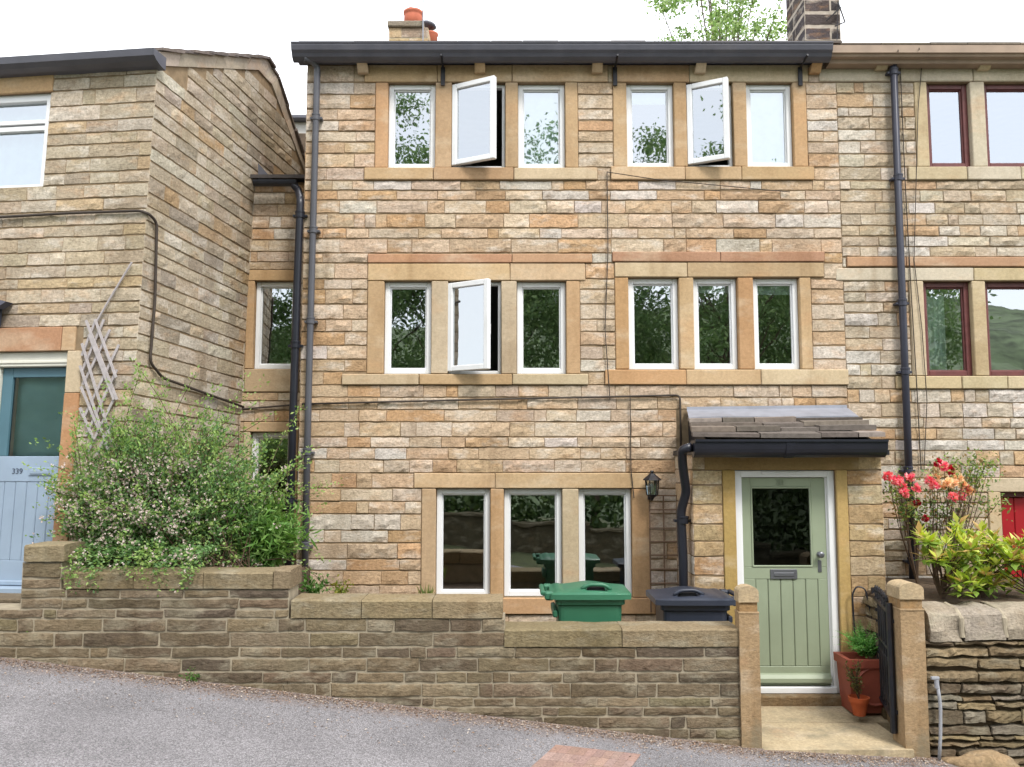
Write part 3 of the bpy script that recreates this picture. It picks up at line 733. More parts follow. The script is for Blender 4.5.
# door frame
fx0, fx1 = X(737), X(838); fz0, fz1 = pz(694), pz(470.5); yd = YP + .03
mb = MB(); t = .062
mb.box(fx0, fx0 + t, yd, yd + .09, fz0, fz1, .005); mb.box(fx1 - t, fx1, yd, yd + .09, fz0, fz1, .005); mb.box(fx0 + t - .001, fx1 - t + .001, yd + .001, yd + .09, fz1 - t, fz1, .005)
mb.box(fx0 + t * .6, fx1 - t * .6, yd - .02, yd + .089, fz0 - .001, fz0 + .055, .006)
mb.box(fx0 + .25, fx1 - .28, yd - .012, yd + .01, fz1 - .034, fz1 - .014, .003)
mb.box(fx0 + t - .002, fx0 + t + .014, yd + .03, yd + .08, fz0 + .05, fz1 - t, .003); mb.box(fx1 - t - .014, fx1 - t + .002, yd + .03, yd + .08, fz0 + .05, fz1 - t, .003)
frm = mb.build('door_frame', M['upvc'], main)
# door leaf
lx0, lx1, lz0, lz1 = fx0 + t + .012, fx1 - t - .012, fz0 + .058, fz1 - t - .004
gx_0, gx_1, gz_0, gz_1 = X(753, 520), X(814, 520), pz(568), pz(487)
y0 = yd + .035
mb = MB()
mb.box(lx0, gx_0, y0, y0 + .04, gz_0 - .0, lz1, .004); mb.box(gx_1, lx1, y0, y0 + .04, gz_0, lz1, .004); mb.box(gx_0 - .001, gx_1 + .001, y0 + .001, y0 + .04, gz_1, lz1, .004)
zr1 = pz(580); zr0 = pz(668)
mb.box(lx0, lx1, y0 + .0005, y0 + .04, zr1, gz_0 + .0, .003)                    # lock rail
mb.box(lx0, X(757), y0, y0 + .04, zr0, zr1, .003); mb.box(X(820), lx1, y0, y0 + .04, zr0, zr1, .003)
npl = 5; a0, a1 = X(757), X(820)
for i in range(npl):
    mb.box(a0 + (a1 - a0) * i / npl + .002, a0 + (a1 - a0) * (i + 1) / npl - .002, y0 + .003, y0 + .04, zr0, zr1, .006)
mb.box(lx0, lx1, y0, y0 + .04, lz0, zr0, .004)
# glazing bead
b = .016
mb.box(gx_0, gx_0 + b, y0 - .006, y0 + .02, gz_0, gz_1, .004); mb.box(gx_1 - b, gx_1, y0 - .006, y0 + .02, gz_0, gz_1, .004); mb.box(gx_0, gx_1, y0 - .0065, y0 + .02, gz_0, gz_0 + b, .004); mb.box(gx_0, gx_1, y0 - .0065, y0 + .02, gz_1 - b, gz_1, .004)
mb.strip([(y0 + .001, lz0 + .11), (y0 - .02, lz0 + .10), (y0 - .045, lz0 + .07), (y0 - .045, lz0 + .035), (y0 + .001, lz0 + .035)], lx0 + .01, lx1 - .01)   # weatherbar
door = mb.build('door', M['sage'], main)
mb = MB(); mb.add([(gx_0 + .01, y0 + .012, gz_0 + .01), (gx_1 - .01, y0 + .012, gz_0 + .01), (gx_1 - .01, y0 + .012, gz_1 - .01), (gx_0 + .01, y0 + .012, gz_1 - .01)], [(0, 1, 2, 3)]); mb.build('pane', M['pane_dark'], door, fix=False)
mb = MB(); ax, bx_, az, bz = X(772), X(799), pz(580), pz(570)
mb.box(ax, bx_, y0 - .01, y0 + .004, az, bz, .004); mb.box(ax + .03, bx_ - .03, y0 - .017, y0 - .008, az + .025, bz - .03, .004)
mb.build('letter_plate', M['steel'], door)
mb = MB(); kx = X(822); mb.lathe((kx, y0, pz(555)), [(.026, 0), (.026, .006), (.012, .012), (.012, .035), (.026, .04), (.03, .05), (.026, .062), (.012, .066)], 16, tilt=Matrix.Rotation(math.radians(90), 3, 'X'))
mb.build('door_knob', M['steel'], door, smooth=True)
mb = MB(); mb.box(kx - .017, kx + .017, y0 - .006, y0 + .002, pz(573), pz(561), .004); mb.build('lock_plate', M['steel'], door)
mb = MB(); mb.box(fx0 + t - .015, fx0 + t + .012, y0 - .02, y0 + .01, pz(648), pz(634), .004); mb.build('hinge', M['iron'], door)
def digits(txt, size, mat, parent, loc, xf=None):
    c = bpy.data.curves.new('t', 'FONT'); c.body = txt; c.size = size; c.extrude = .002; c.align_x = 'CENTER'; c.align_y = 'CENTER'
    o = bpy.data.objects.new('t', c); C.objects.link(o); bpy.context.view_layer.update()
    me = bpy.data.meshes.new_from_object(o.evaluated_get(bpy.context.evaluated_depsgraph_get()))
    m = MB(); m.add([(v.co.x + loc[0], loc[1] - v.co.z, v.co.y + loc[2]) for v in me.vertices], [tuple(p.vertices) for p in me.polygons])
    bpy.data.objects.remove(o); return m.build('house_number', M[mat], parent, xf, fix=False)
digits('20', .075, 'digit_pale', door, (X(784), y0 - .005, (gz_1 + lz1) / 2 - .005))
# shaded hallway behind the door glass: one sheet, its dimness put into the colour
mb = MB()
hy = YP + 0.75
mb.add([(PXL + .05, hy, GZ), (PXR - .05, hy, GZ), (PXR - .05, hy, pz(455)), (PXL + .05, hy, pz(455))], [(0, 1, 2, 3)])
mb.build('hallway_shade_sheet', M['hall_shade'], main, fix=False)
# threshold step
mb = MB(); mb.box(PXL + .2, X(838) + .04, YP - .07, YP + .10, GZ - .2, fz0 - .002, .012, alb((142, 118, 88)), wob=.004); mb.build('door_step', M['wallstone'], main)
# porch roof: four courses of thick stone slates and lead flashing
Yr = YP - .17
tl, tr_ = P(687, 417, YF - .04), P(850, 415, YF - .04)
bl, br = P(693, 442, Yr), P(886, 441.5, Yr)
mb = MB()
def rp(s, t): # s along, t down
    return (tl * (1 - s) + tr_ * s) * (1 - t) + (bl * (1 - s) + br * s) * t
nr = 4; cuts = [0.26, .46, .66, .86]
for i in range(nr):
    s = 0.0
    while s < .999:
        ds = min(rnd.uniform(.18, .42), 1 - s)
        if 1 - s - ds < .08: ds = 1 - s
        tb = cuts[i] + .17 + rnd.uniform(-.035, .03); ta = max(0.0, cuts[i] - .12); lift = .03 * 1.0
        th = rnd.uniform(.032, .048); dz = rnd.uniform(-.004, .004) + .012
        a, b_, c, d = rp(s, ta), rp(s + ds - .006, ta), rp(s + ds - .006, min(1.03, tb)), rp(s, min(1.03, tb) + rnd.uniform(-.012, .012))
        z0_ = .0; z1_ = .035
        poly = [a + Vector((0, 0, dz - .02)), b_ + Vector((0, 0, dz - .02)), c + Vector((0, 0, dz + .030 + rnd.uniform(-.006, .008))), d + Vector((0, 0, dz + .030 + rnd.uniform(-.006, .008)))]
        mb.prism(poly, (0, 0, th), pick([((146, 134, 124), 2), ((124, 114, 106), 2), ((162, 150, 140), 1), ((104, 96, 90), 1)])); s += ds
proof = mb.build('porch_roof', M['slate'], main)
mb = MB(); nn = 14
for i in range(nn):
    s0, s1 = i / nn, (i + 1) / nn
    o_ = lambda s, t: rp(s * .985, t) + Vector((0, 0, .062 + noise.noise(Vector((s * 9, t * 5, 1))) * .014 * min(1, t * 6) + .012))
    ts = [0, .10, .22, .34]
    for j in range(3):
        mb.add([o_(s0, ts[j]), o_(s1, ts[j]), o_(s1, ts[j + 1]), o_(s0, ts[j + 1])], [(0, 1, 2, 3)])
for i in range(nn):
    s0, s1 = i / nn, (i + 1) / nn
    a, b_ = o_(s0, .34), o_(s1, .34); mb.add([a, b_, b_ - Vector((0, 0, .035)), a - Vector((0, 0, .035))], [(0, 1, 2, 3)])
    a, b_ = o_(s0, 0), o_(s1, 0); mb.add([a, b_, b_ + Vector((0, .004, .03)), a + Vector((0, .004, .03))], [(0, 1, 2, 3)])
bmw = mb.build('flashing', M['lead'], proof, smooth=True)
# timber under the slates, gable cheeks
mb = MB(); mb.prism([Vector((tl.x + .02, bl.y + .05, bl.z - .02)), Vector((tl.x + .02, YF, bl.z - .02)), Vector((tl.x + .02, YF, tl.z - .01)),], (.03, 0, 0))
mb.prism([br + Vector((-.07, .05, -.02)), Vector((br.x - .07, YF, br.z - .02)), Vector((br.x - .07, YF, tl.z - .01)),], (.03, 0, 0))
mb.box(PXL - .02, PXR + .02, Yr + .03, YF - .01, pz(455) - .0, pz(452) + .02, .003)
mb.build('porch_soffit', M['iron'], main)
# porch gutter: deep half round, black
gy = Yr - .045; gz1 = PZ(440.5, gy); gz0 = PZ(457.5, gy); R_ = (gz1 - gz0) * .62
n = 12; pr = [(gy - R_ * math.cos(math.pi * i / n), gz1 - (gz1 - gz0) * math.sin(math.pi * i / n)) for i in range(n + 1)]
pr += [(gy + R_ * .9, gz1), (gy + R_ * .9 * math.cos(.3), gz1 - .02), (gy, gz0 + .015), (gy - R_ * .9, gz1 - .002)]
mb = MB(); mb.strip(pr[:n + 1], PX(693, 450, gy), PX(884, 450, gy))
mb.strip([(p[0] + 0, p[1]) for p in [(gy - R_ - .012, gz1 + .008), (gy - R_ + .008, gz1 + .008), (gy - R_ + .008, gz1 - .012), (gy - R_ - .012, gz1 - .012)]], PX(693, 450, gy), PX(884, 450, gy))
xe = PX(884, 450, gy); mb.box(xe, xe + .03, gy - .03, gy + .03, gz1 - .085, gz1 - .02, .01)
pg = mb.build('porch_gutter', M['pipe_black'], main, smooth=False)
mb = MB(); xm2 = PX(788, 450, gy)
mb.strip([(p[0] * 1.0 - .004 if i < n / 2 else p[0], p[1] - .005) for i, p in enumerate(pr[:n + 1])], xm2 - .04, xm2 + .04); mb.build('gutter_joint', M['pipe_black'], pg)
xo = PX(687, 450, gy)
pipe(main, [(xo + .04, gy + .0, gz1 - .06), (xo - .035, gy + .05, gz1 - .08), (xo - .02, gy + .12, gz0 - .05), (PX(687, 495, YP), YP + .03, PZ(492, YP)), (PX(683, 512, YP), YP + .10, PZ(512, YP)), (PX(683, 560, YP + .1), YP + .10, PZ(560, YP)), (PX(683, 600, YP + .1), YP + .10, GZ + .05)],
     .042, 'pipe_black', [tuple(P(683, 520, YP + .1))])

# ---------------- chimneys on the ridge
def chimney(parent, px0, px1, pyt, Yc0, depth, pal, wr, rowh, zb, cap=None, joint=.01, mort='mortar_pale'):
    x0, x1 = PX(px0, 30, Yc0), PX(px1, 30, Yc0); ztp = PZ(pyt, Yc0)
    m = MB(); m.box(x0 + .002, x1 - .002, Yc0 + .002, Yc0 + depth - .002, zb, ztp - .01, .003); ch = m.build('chimney', M[mort], parent)
    m = MB(); rows = rows_from([zb, ztp], rowh)
    stones(m, rows, x0, x1, pal, lambda u, z, n: (u, Yc0 - n, z), wr=wr, joint=joint, amp=.006, back=.008)
    stones(m, rows, 0, depth, pal, lambda u, z, n: (x0 - n, Yc0 + u, z), wr=wr, joint=joint, amp=.008)
    stones(m, rows, 0, depth, pal, lambda u, z, n: (x1 + n, Yc0 + u, z), wr=wr, joint=joint, amp=.008)
    m.build('chimney_stonework', M['stone'], ch)
    return ch, x0, x1, ztp
zb = EAVE + .9
ch, cx0, cx1, cz = chimney(main, 389, 428, 27, 11.4, .55, [((214, 188, 150), 2), ((196, 168, 132), 1), ((170, 150, 130), 1)], (.16, .4), .13, zb)
mb = MB(); mb.box(cx0 - .02, cx1 - .06, 11.36, 12.0, cz - .01, cz + .075, .012, alb((160, 148, 132)), wob=.004); mb.build('chimney_cap', M['wallstone'], ch)
zc_ = cz + .07
mb = MB(); mb.lathe((PX(413, 20, 11.6), 11.62, zc_), [(.135, 0), (.13, .19), (.125, .22), (.14, .235), (.14, .265), (.11, .27), (.10, .05)], 22); mb.build('chimney_pot', M['potorange'], ch, smooth=True)
mb = MB(); mb.lathe((PX(431, 20, 12.0), 12.0, zc_ - .1), [(.10, 0), (.095, .2), (.11, .22), (.11, .24), (.09, .242), (.08, .1)], 20); mb.build('chimney_pot', M['potorange'], ch, smooth=True)
mb = MB(); mb.lathe((PX(428, 10, 12.0), 12.0, zc_ + .22), [(.03, 0), (.09, .02), (.12, .05), (.10, .08), (.05, .105), (.01, .11)], 18, tilt=Matrix.Rotation(math.radians(14), 3, 'Y')); mb.build('cowl', M['gutter'], ch, smooth=True)
mb = MB(); mb.tube([P(423, 44, 11.33), P(423, 8, 11.33), P(424, -60, 11.33)], .010, 6); mb.build('aerial_pole', M['steel'], ch)
mb = MB(); mb.lathe((PX(411, 9, 11.6), 11.6, zc_ + .26), [(.03, 0), (.035, .03), (.035, .06), (.01, .07)], 10); mb.build('flue_terminal', M['steel'], ch)
ch2, cx0, cx1, cz = chimney(main, 805, 841, -46, 11.3, .75, [((92, 84, 84), 2), ((80, 74, 76), 2), ((104, 94, 92), 1)], (.24, .48), .215, zb, joint=.05, mort='mortar_chimney')
mb = MB(); mb.box(cx0 - .05, cx1 + .05, 11.24, 12.1, cz - .005, cz + .09, .012, alb((120, 108, 104)), wob=.004); mb.build('chimney_cap', M['wallstone'], ch2)
mb = MB()
for s in (.28, .7): mb.lathe((cx0 + (cx1 - cx0) * s, 11.65, cz + .08), [(.11, 0), (.10, .3), (.12, .32), (.12, .38), (.09, .385)], 18)
mb.build('chimney_pot', M['potorange'], ch2, smooth=True)
mb = MB(); mb.tube([P(838, 2, 11.25), P(845, 22, 11.2), P(835, 26, 11.2)], .012, 6); mb.tube([P(826, 21, 11.25), P(841, 7, 11.2)], .008, 6); mb.tube([P(838, 0, 11.25), P(837, 40, 11.25)], .006, 6)
mb.build('aerial_bracket', M['iron'], ch2)

# ---------------- side link set back beside the gable (low wing of the same house)
YK = YF + .62; mpK = wmp(YK)
kx0 = PX(232, 350, YK); kx1 = XL + .0
KE = PZ(184, YK)
hK = []; eK = []
def kgrp(w_, jl, jr, lt, sb, parent=main):
    r = rect(*w_, YK); ym = (w_[1] + w_[3]) / 2
    rr_ = [r[0], r[1], r[2], r[3]]
    m = MB(); a, b_ = PX(jl, ym, YK), PX(jr, ym, YK)
    for nme, (p, q, c, d) in dict(lintel=(a, b_, r[3], PZ(lt, YK)), sill=(a, b_, PZ(sb, YK), r[2])).items():
        dressed(nme, p, q, c, d, YK)
    dressed('jamb', a, r[0], r[2], r[3], YK)
    if b_ - r[1] > .02: dressed('jamb', r[1], b_, r[2], r[3], YK)
    window(parent, (r[0] + .002, r[1] - .002, r[2] + .004, r[3] - .004), YK, fw=.05)
    hK.append((r[0] - .02, r[1] + .01, r[2] + .001, r[3] - .001)); eK.append((a, b_, PZ(sb, YK), PZ(lt, YK)))
kgrp((254, 281, 296, 369), 246, 300, 270, 392); kgrp((249, 432, 291, 560), 242, 297, 422, 578)
rowsK = rows_from([GZ - .3, PZ(578, YK), PZ(422, YK), PZ(392, YK), PZ(270, YK), KE], .125)
mb = MB(); stones(mb, rowsK, kx0 - .6, kx1, PAL_MAIN, mpK, eK, wr=(.2, .42), amp=.011)
mb.build('side_wing_wall', M['stone'], main)
mb = MB(); backing(mb, kx0 - .6, kx1 + .02, GZ - .3, KE + .02, hK, mpK, .2)
mb.build('side_wing_mortar_bed', M['mortar'], main, fix=False)
rooms(main, kx0 - .6, XL - .01, YK, [GZ - .2, PZ(410, YK), KE - .02])
# main wall's small left quoin return (main face stands 16 cm forward)
mb = MB(); rowsq = rows_from([GZ - .3, EAVE + .05], .15); stones(mb, rowsq, 0, 1.2, PAL_MAIN, lambda u, z, n: (XL - n, YF + u, z), wr=(.2, .4), amp=.006, step=.12)
mb.build('corner_return', M['stone'], main)
# low roof of the link
mb = MB(); mb.prism([(kx0 - .6, YK - .12, KE + .03), (XL - .02, YK - .12, KE + .03), (XL - .02, YK + 2.6, KE + .03 + 2.7 * .22), (kx0 - .6, YK + 2.6, KE + .03 + 2.7 * .22)], (0, 0, .04), alb((96, 90, 88)))
mb.build('side_wing_roof', M['slate'], main)
# its gutter, hopper stub and black downpipe
gyK = YK - .17; zk = PZ(181, gyK)
mb = MB(); n = 10; pr = [(gyK - .055 * math.cos(math.pi * i / n), zk - .06 * math.sin(math.pi * i / n)) for i in range(n + 1)]
mb.strip(pr, PX(254, 180, gyK), PX(297, 180, gyK)); mb.build('gutter', M['pipe_black'], main)
mb = MB(); a = P(258, 163, YK - .1); mb.prism([a, P(258, 180, YK - .1), P(273, 180, YK - .1)], (0, .04, 0)); mb.build('flashing', M['gutter'], main)
pk = [at(294, 183, gyK), at(299, 190, YK - .2), at(300, 198, YK - .16)]
pipe(main, [at(293, 184, gyK), at(298, 190, gyK + .02), at(300.5, 200, YF - .03), at(298, 260, YF - .03), at(293.5, 400, YF - .03), (PX(288.5, 565, YF - .03), YF - .03, zt(600))], .040, 'pipe_black', [at(300, 215, YF - .03), at(295.5, 345, YF - .03), at(290, 500, YF - .03)])
mb = MB(); mb.tube([at(243, 409, YK - .03), at(292, 405, YK - .03)], .011, 6); mb.build('cable', M['cable'], main)
# rear extension glimpsed in the gap
mb = MB(); yx = 14.4; a, b_ = PX(284, 126, yx), PX(330, 126, yx)
mb.box(a, b_, yx, yx + 2, GZ, PZ(122, yx), .01); rw = mb.build('rear_wing', M['white_render'], main)
mb = MB(); mb.box(a - .05, b_ + .05, yx - .15, yx + 2.1, PZ(122, yx), PZ(117.5, yx), .02); mb.build('gutter', M['gutter'], rw)
mb = MB(); mb.box(a + .02, b_, yx - .5, yx - .02, GZ, PZ(133, yx - .5), .01); mb.build('lower_wall', M['bark'], rw)

# ================================================================== RIGHT HOUSE
XE = 7.6
right = thing('stone_house', 'pale stone cottage on the right with dark brown window frames and red door', 'house', (5.4, YF, -0.04))
excl_keep = list(excl); excl.clear(); holesR = []
GR = [
 dict(wpx=[(928, 82, 971, 167), (986, 83, 1040, 167)], jl=915, jr=1056, lt=69, sb=180.5, ext=(1.0, .5), lsplit=[975], sext=(905, 1066), panes='pane_top', mat='brownwood', pal=PAL_DR_PALE),
 dict(wpx=[(925, 281, 973, 376), (987, 281, 1040, 376)], jl=910, jr=1056, lt=268, sb=389, ext=(.75, .5), lsplit=[976], sext=(893, 1066), panes='pane', mat='brownwood', pal=PAL_DR_PALE),
]
for g in GR:
    h, e = group(parent=right, **g); holesR.append(h); excl += e
course(right, 846, 1070, 257, 267, YF, [905], pal=RED_ST)
# red door
dx0, dx1, dz0, dz1 = PX(1003, 550, YF), PX(1003, 550, YF) + .95, GZ + .35, zt(492)
dressed('door_lintel', PX(975, 485, YF), dx1 + .3, dz1, zt(478), YF, pal=PAL_DR_PALE, parent=right)
dressed('door_jamb', PX(990, 550, YF), dx0, dz0 - .2, dz1, YF, pal=PAL_DR_PALE, parent=right); dressed('door_jamb', dx1, dx1 + .14, dz0 - .2, dz1, YF, pal=PAL_DR_PALE, parent=right)
excl += [(PX(975, 485, YF), dx1 + .3, dz1, zt(478)), (PX(990, 550, YF), dx1 + .14, dz0 - .2, dz1)]
holesR.append((dx0 - .01, dx1 + .01, dz0, dz1 - .001))
mb = MB(); mb.box(dx0, dx0 + .05, YF + .07, YF + .15, dz0, dz1 - .003, .004); mb.box(dx1 - .05, dx1, YF + .07, YF + .15, dz0, dz1 - .003, .004); mb.box(dx0, dx1, YF + .071, YF + .15, dz1 - .055, dz1 - .003, .004)
mb.build('door_frame', M['brownwood'], right)
mb = MB(); x_ = dx0 + .052; wd = (dx1 - dx0 - .104) / 6
for i in range(6): mb.box(x_ + wd * i + .002, x_ + wd * (i + 1) - .002, YF + .10, YF + .14, dz0 + .01, dz1 - .06, .006)
rd = mb.build('door', M['red'], right)
mb = MB(); mb.box(dx0 + .10, dx0 + .14, YF + .075, YF + .1, dz0 + .85, dz0 + 1.05, .004); mb.tube([(dx0 + .12, YF + .09, dz0 + .98), (dx0 + .12, YF + .05, dz0 + .98), (dx0 + .24, YF + .05, dz0 + .98)], .01, 8); mb.build('handle', M['steel'], rd)
lvR = [GZ - .3, zt(600), zt(492), zt(478), zt(389), zt(376), zt(281), zt(268), zt(257), zt(180.5), zt(167), zt(82), zt(69), EAVE + .04]
excl.append((XR - .05, PXR - .02, GZ - .3, zt(415)))
mb = MB(); stones(mb, rows_from(lvR, .125), XR, XE, PAL_PALE, mpF, excl, wr=(.18, .48), amp=.016)
mb.build('wall', M['stone'], right)
mb = MB(); backing(mb, XR, XE, GZ - .3, EAVE + .12, holesR, mpF, .2)
mb.add([(XE, YF + .006, GZ - .3), (XE, YB, GZ - .3), (XE, YB, EAVE + .1), (XE, (YF + YB) / 2, EAVE + 1.33), (XE, YF + .006, EAVE + .1)], [(0, 1, 2, 3, 4)])
mb.add([(XR, YB, GZ - .3), (XE, YB, GZ - .3), (XE, YB, EAVE + .1), (XR, YB, EAVE + .1)], [(0, 1, 2, 3)])
mb.build('mortar_bed', M['mortar'], right, fix=False)
rooms(right, XR + .05, XE - .05, YF, [GZ - .1, zt(430), zt(225), EAVE + .1])
# curtain in the middle window
mb = MB(); rc = rect(925, 281, 973, 376); n = 16; cv = []
for i in range(n + 1):
    s = i / n; xx = rc[0] + .06 + s * .23; yy = YF + .15 + .015 * math.sin(s * 26)
    cv += [(xx, yy, rc[2] + .02), (xx + .015 * (1 - s), yy, rc[3] - .13)]
mb.add(cv, [(2 * i, 2 * i + 2, 2 * i + 3, 2 * i + 1) for i in range(n)]); mb.build('curtain', M['curtain'], right, smooth=True, fix=False)
# roof of the right house
sl = MB()
for i in range(nrow):
    ya = y_a + .08 + (RIDGE_Y - y_a) * i / nrow; yb = y_a + .08 + (RIDGE_Y - y_a) * (i + 1) / nrow + .04
    za = z_a - .01 + (ya - y_a) * TP; zb_ = z_a - .01 + (yb - y_a) * TP; x = XR + .04
    while x < XE:
        w_ = min(rnd.uniform(.35, .7), XE + .05 - x); t = rnd.uniform(.018, .03)
        sl.prism([(x, ya, za + .012), (x + w_ - .006, ya, za + .012), (x + w_ - .006, yb, zb_), (x, yb, zb_)], (0, 0, t), pick([((150, 138, 122), 1), ((130, 120, 108), 1)])); x += w_
sl.prism([(XR + .04, RIDGE_Y + .05, z_a + (RIDGE_Y - y_a) * TP), (XE, RIDGE_Y + .05, z_a + (RIDGE_Y - y_a) * TP), (XE, YB + .15, z_a), (XR + .04, YB + .15, z_a)], (0, 0, .03), alb((110, 104, 98)))
sl.build('roof', M['slate'], right)
ya = YF - .22; z1_ = PZ(45, ya); z0_ = PZ(58, ya)
mb = MB(); mb.strip([(YF + .02, z1_), (YF + .02, z0_ - .02), (YF - .13, z0_ - .015), (YF - .14, z0_ + .02), (YF - .19, z0_ + .03), (YF - .2, z0_ + .055), (YF - .22, z0_ + .06), (YF - .22, z1_)], gx1 + .004, XE + .05); mb.build('gutter', M['tan_wood'], right)
for px in (882, 985):
    x = PX(px, 62, YF - .08); m = MB(); m.prism([(x - .06, YF + .02, zt(72)), (x - .06, YF - .06, zt(72)), (x - .06, YF - .16, zt(63)), (x - .06, YF - .16, z0_ + .03), (x - .06, YF + .02, z0_ + .03)], (.12, 0, 0), pick(PAL_DR_PALE)); m.build('corbel', M['dstone'], right)
xa_, xb_ = PX(893.5, 65, Yp), PX(912.5, 570, Yp)
pipe(right, [(xa_, YF - .12, z0_ + .01), (xa_, Yp, zt(66)), ((xa_ + xb_) / 2, Yp, zt(320)), (xb_, Yp, zt(610))], .036, 'pipe_blue', [(xa_, Yp, zt(75)), (xa_, Yp, zt(180)), ((xa_ + xb_) / 2, Yp, zt(304)), ((xa_ + xb_) / 2, Yp, zt(372)), (xb_, Yp, zt(470)), (xb_, Yp, zt(560))])
mb = MB(); mb.tube([at(898, 50, YF - .24), at(900, 62, Yc), at(905, 180, Yc), at(911, 290, Yc), at(917, 390, Yc), at(921, 470, Yc)], .0055, 5); mb.build('cable', M['cable'], right)
mb = MB(); mb.tube([at(919, 48, YF - .24), at(922, 62, Yc), at(918, 110, Yc), at(914, 260, Yc), at(922, 330, Yc), at(927, 400, Yc), at(924, 470, Yc)], .0045, 5); mb.build('cable', M['cable'], right)
excl = excl_keep

# ================================================================== LEFT HOUSE (turned a little, leaning gable corner)
AL = math.radians(7.0); AG = math.radians(10.3); LC = Vector((-3.325, 7.4)); LEAN = .032
def Lx(x, y, z):
    zr = z - CAMZ
    return (LC.x + LEAN * zr + x * math.cos(AL) + y * math.sin(AG), LC.y - x * math.sin(AL) + y * math.cos(AG), z)
# pixel -> (x, z) on the street front (y=0), pixel -> (y, z) on the gable (x=0)
def Lf(px, py, yl=0.0):
    d = ray(px, py); o = Lx(0, yl, CAMZ)
    A = np.array([[d[0], -math.cos(AL), -LEAN], [d[1], math.sin(AL), 0], [d[2], 0, -1]]); s = np.linalg.solve(A, np.array([o[0], o[1], 0]))
    return s[1], s[2] + CAMZ
def Lg(px, py, xl=0.0):
    d = ray(px, py); o = Lx(xl, 0, CAMZ)
    A = np.array([[d[0], -math.sin(AG), -LEAN], [d[1], -math.cos(AG), 0], [d[2], 0, -1]]); s = np.linalg.solve(A, np.array([o[0], o[1], 0]))
    return s[1], s[2] + CAMZ
left = thing('stone_house', 'stone cottage on the left with pale blue door and long bare gable', 'house', (-4.0, 7.4, .6))
LW0 = -4.6; LZ0 = 0.2
mpL = lambda u, z, n: (u, -n, z)
TOPL = Lf(160, 50)[1]
def lrect(px0, py0, px1, py1):
    a = Lf(px0, (py0 + py1) / 2)[0]; b_ = Lf(px1, (py0 + py1) / 2)[0]; return [a, b_, Lf(px1, py1)[1], Lf(px1, py0)[1]]
# front windows and door
wr_ = lrect(-34, 92, 47, 186); dr = lrect(-19, 351, 58, 602)
HL = [tuple(wr_), (dr[0], dr[1], dr[2], dr[3])]
lnt = Lf(58, 327)[1]
zl78 = Lf(47, 70)[1]
exL = [(wr_[0] - .12, wr_[1], wr_[2], wr_[3]), (wr_[0] - .12, wr_[1], wr_[3], TOPL - .02), (dr[0] - .2, dr[1] + .13, dr[2], lnt)]
lvL = [LZ0, dr[3], lnt, Lf(47, 186)[1], Lf(47, 92)[1], TOPL - .02]
rowsL = rows_from(lvL, .122, .18)
mb = MB(); stones(mb, rowsL, LW0, 0, PAL_LEFT, mpL, exL, wr=(.20, .50), amp=.010)
mb.build('wall', M['stone'], left, Lx)
mb = MB(); backing(mb, LW0, -.004, LZ0, TOPL, HL, mpL, .2); mb.build('mortar_bed', M['mortar'], left, Lx, fix=False)
mb = MB(); mb.box(wr_[0] - .15, wr_[1] + .02, -.014, .12, wr_[3] + .002, TOPL - .03, .006, pick(PAL_DR), wob=.002); mb.build('lintel', M['dstone'], left, Lx)
# sash style window
m = MB(); y0 = .03
for (a, b_, c, d) in ((wr_[0], wr_[0] + .06, wr_[2], wr_[3]), (wr_[1] - .06, wr_[1], wr_[2], wr_[3])): m.box(a, b_, y0, y0 + .08, c, d, .005)
zm = Lf(47, 124)[1]
for z, hh in ((wr_[2] + .0, .035), (wr_[3] - .07, .07), (zm - .04, .05), (zm + .02, .04)): m.box(wr_[0] + .055, wr_[1] - .055, y0 + (.012 if z < zm - .02 else 0) + .001, y0 + .079, z, z + hh, .005)
lw = m.build('window', M['upvc'], left, Lx)
mb = MB(); mb.add([(wr_[0] + .05, y0 + .05, wr_[2] + .02), (wr_[1] - .05, y0 + .05, wr_[2] + .02), (wr_[1] - .05, y0 + .05, wr_[3] - .05), (wr_[0] + .05, y0 + .05, wr_[3] - .05)], [(0, 1, 2, 3)])
mb.build('pane', M['pane_top'], lw, Lx, fix=False)
rooms(left, LW0, -.1, 0, [LZ0, Lf(0, 250)[1], TOPL - .03], xf=Lx)
# blind behind upper left pane: reads pale
mb = MB(); mb.add([(wr_[0], .2, wr_[2]), (wr_[1], .2, wr_[2]), (wr_[1], .2, wr_[3]), (wr_[0], .2, wr_[3])], [(0, 1, 2, 3)]); mb.build('window_blind', M['curtain'], left, Lx, fix=False)
# door surround
def ldress(name, a, b_, c, d, pal, proud=.014):
    m = MB(); m.box(a + .002, b_ - .002, -proud, .16, c + .002, d - .002, .006, pick(pal), wob=.002); return m.build(name, M['dstone'], left, Lx)
ldress('door_lintel', dr[0] - .2, Lf(62, 340)[0], dr[3], lnt, [((202, 154, 122), 1)], .016); ldress('door_lintel', Lf(62, 340)[0], Lf(76, 340)[0], dr[3], lnt, PAL_DR, .013)
jx1 = Lf(76, 450)[0]; zj = Lf(65, 393)[1]
ldress('door_jamb', dr[1], jx1, zj, dr[3], [((216, 196, 166), 1)]); ldress('door_jamb', dr[1], jx1, dr[2], zj, [((200, 154, 114), 1)]); ldress('door_jamb', dr[0] - .15, dr[0], dr[2], dr[3], PAL_DR)
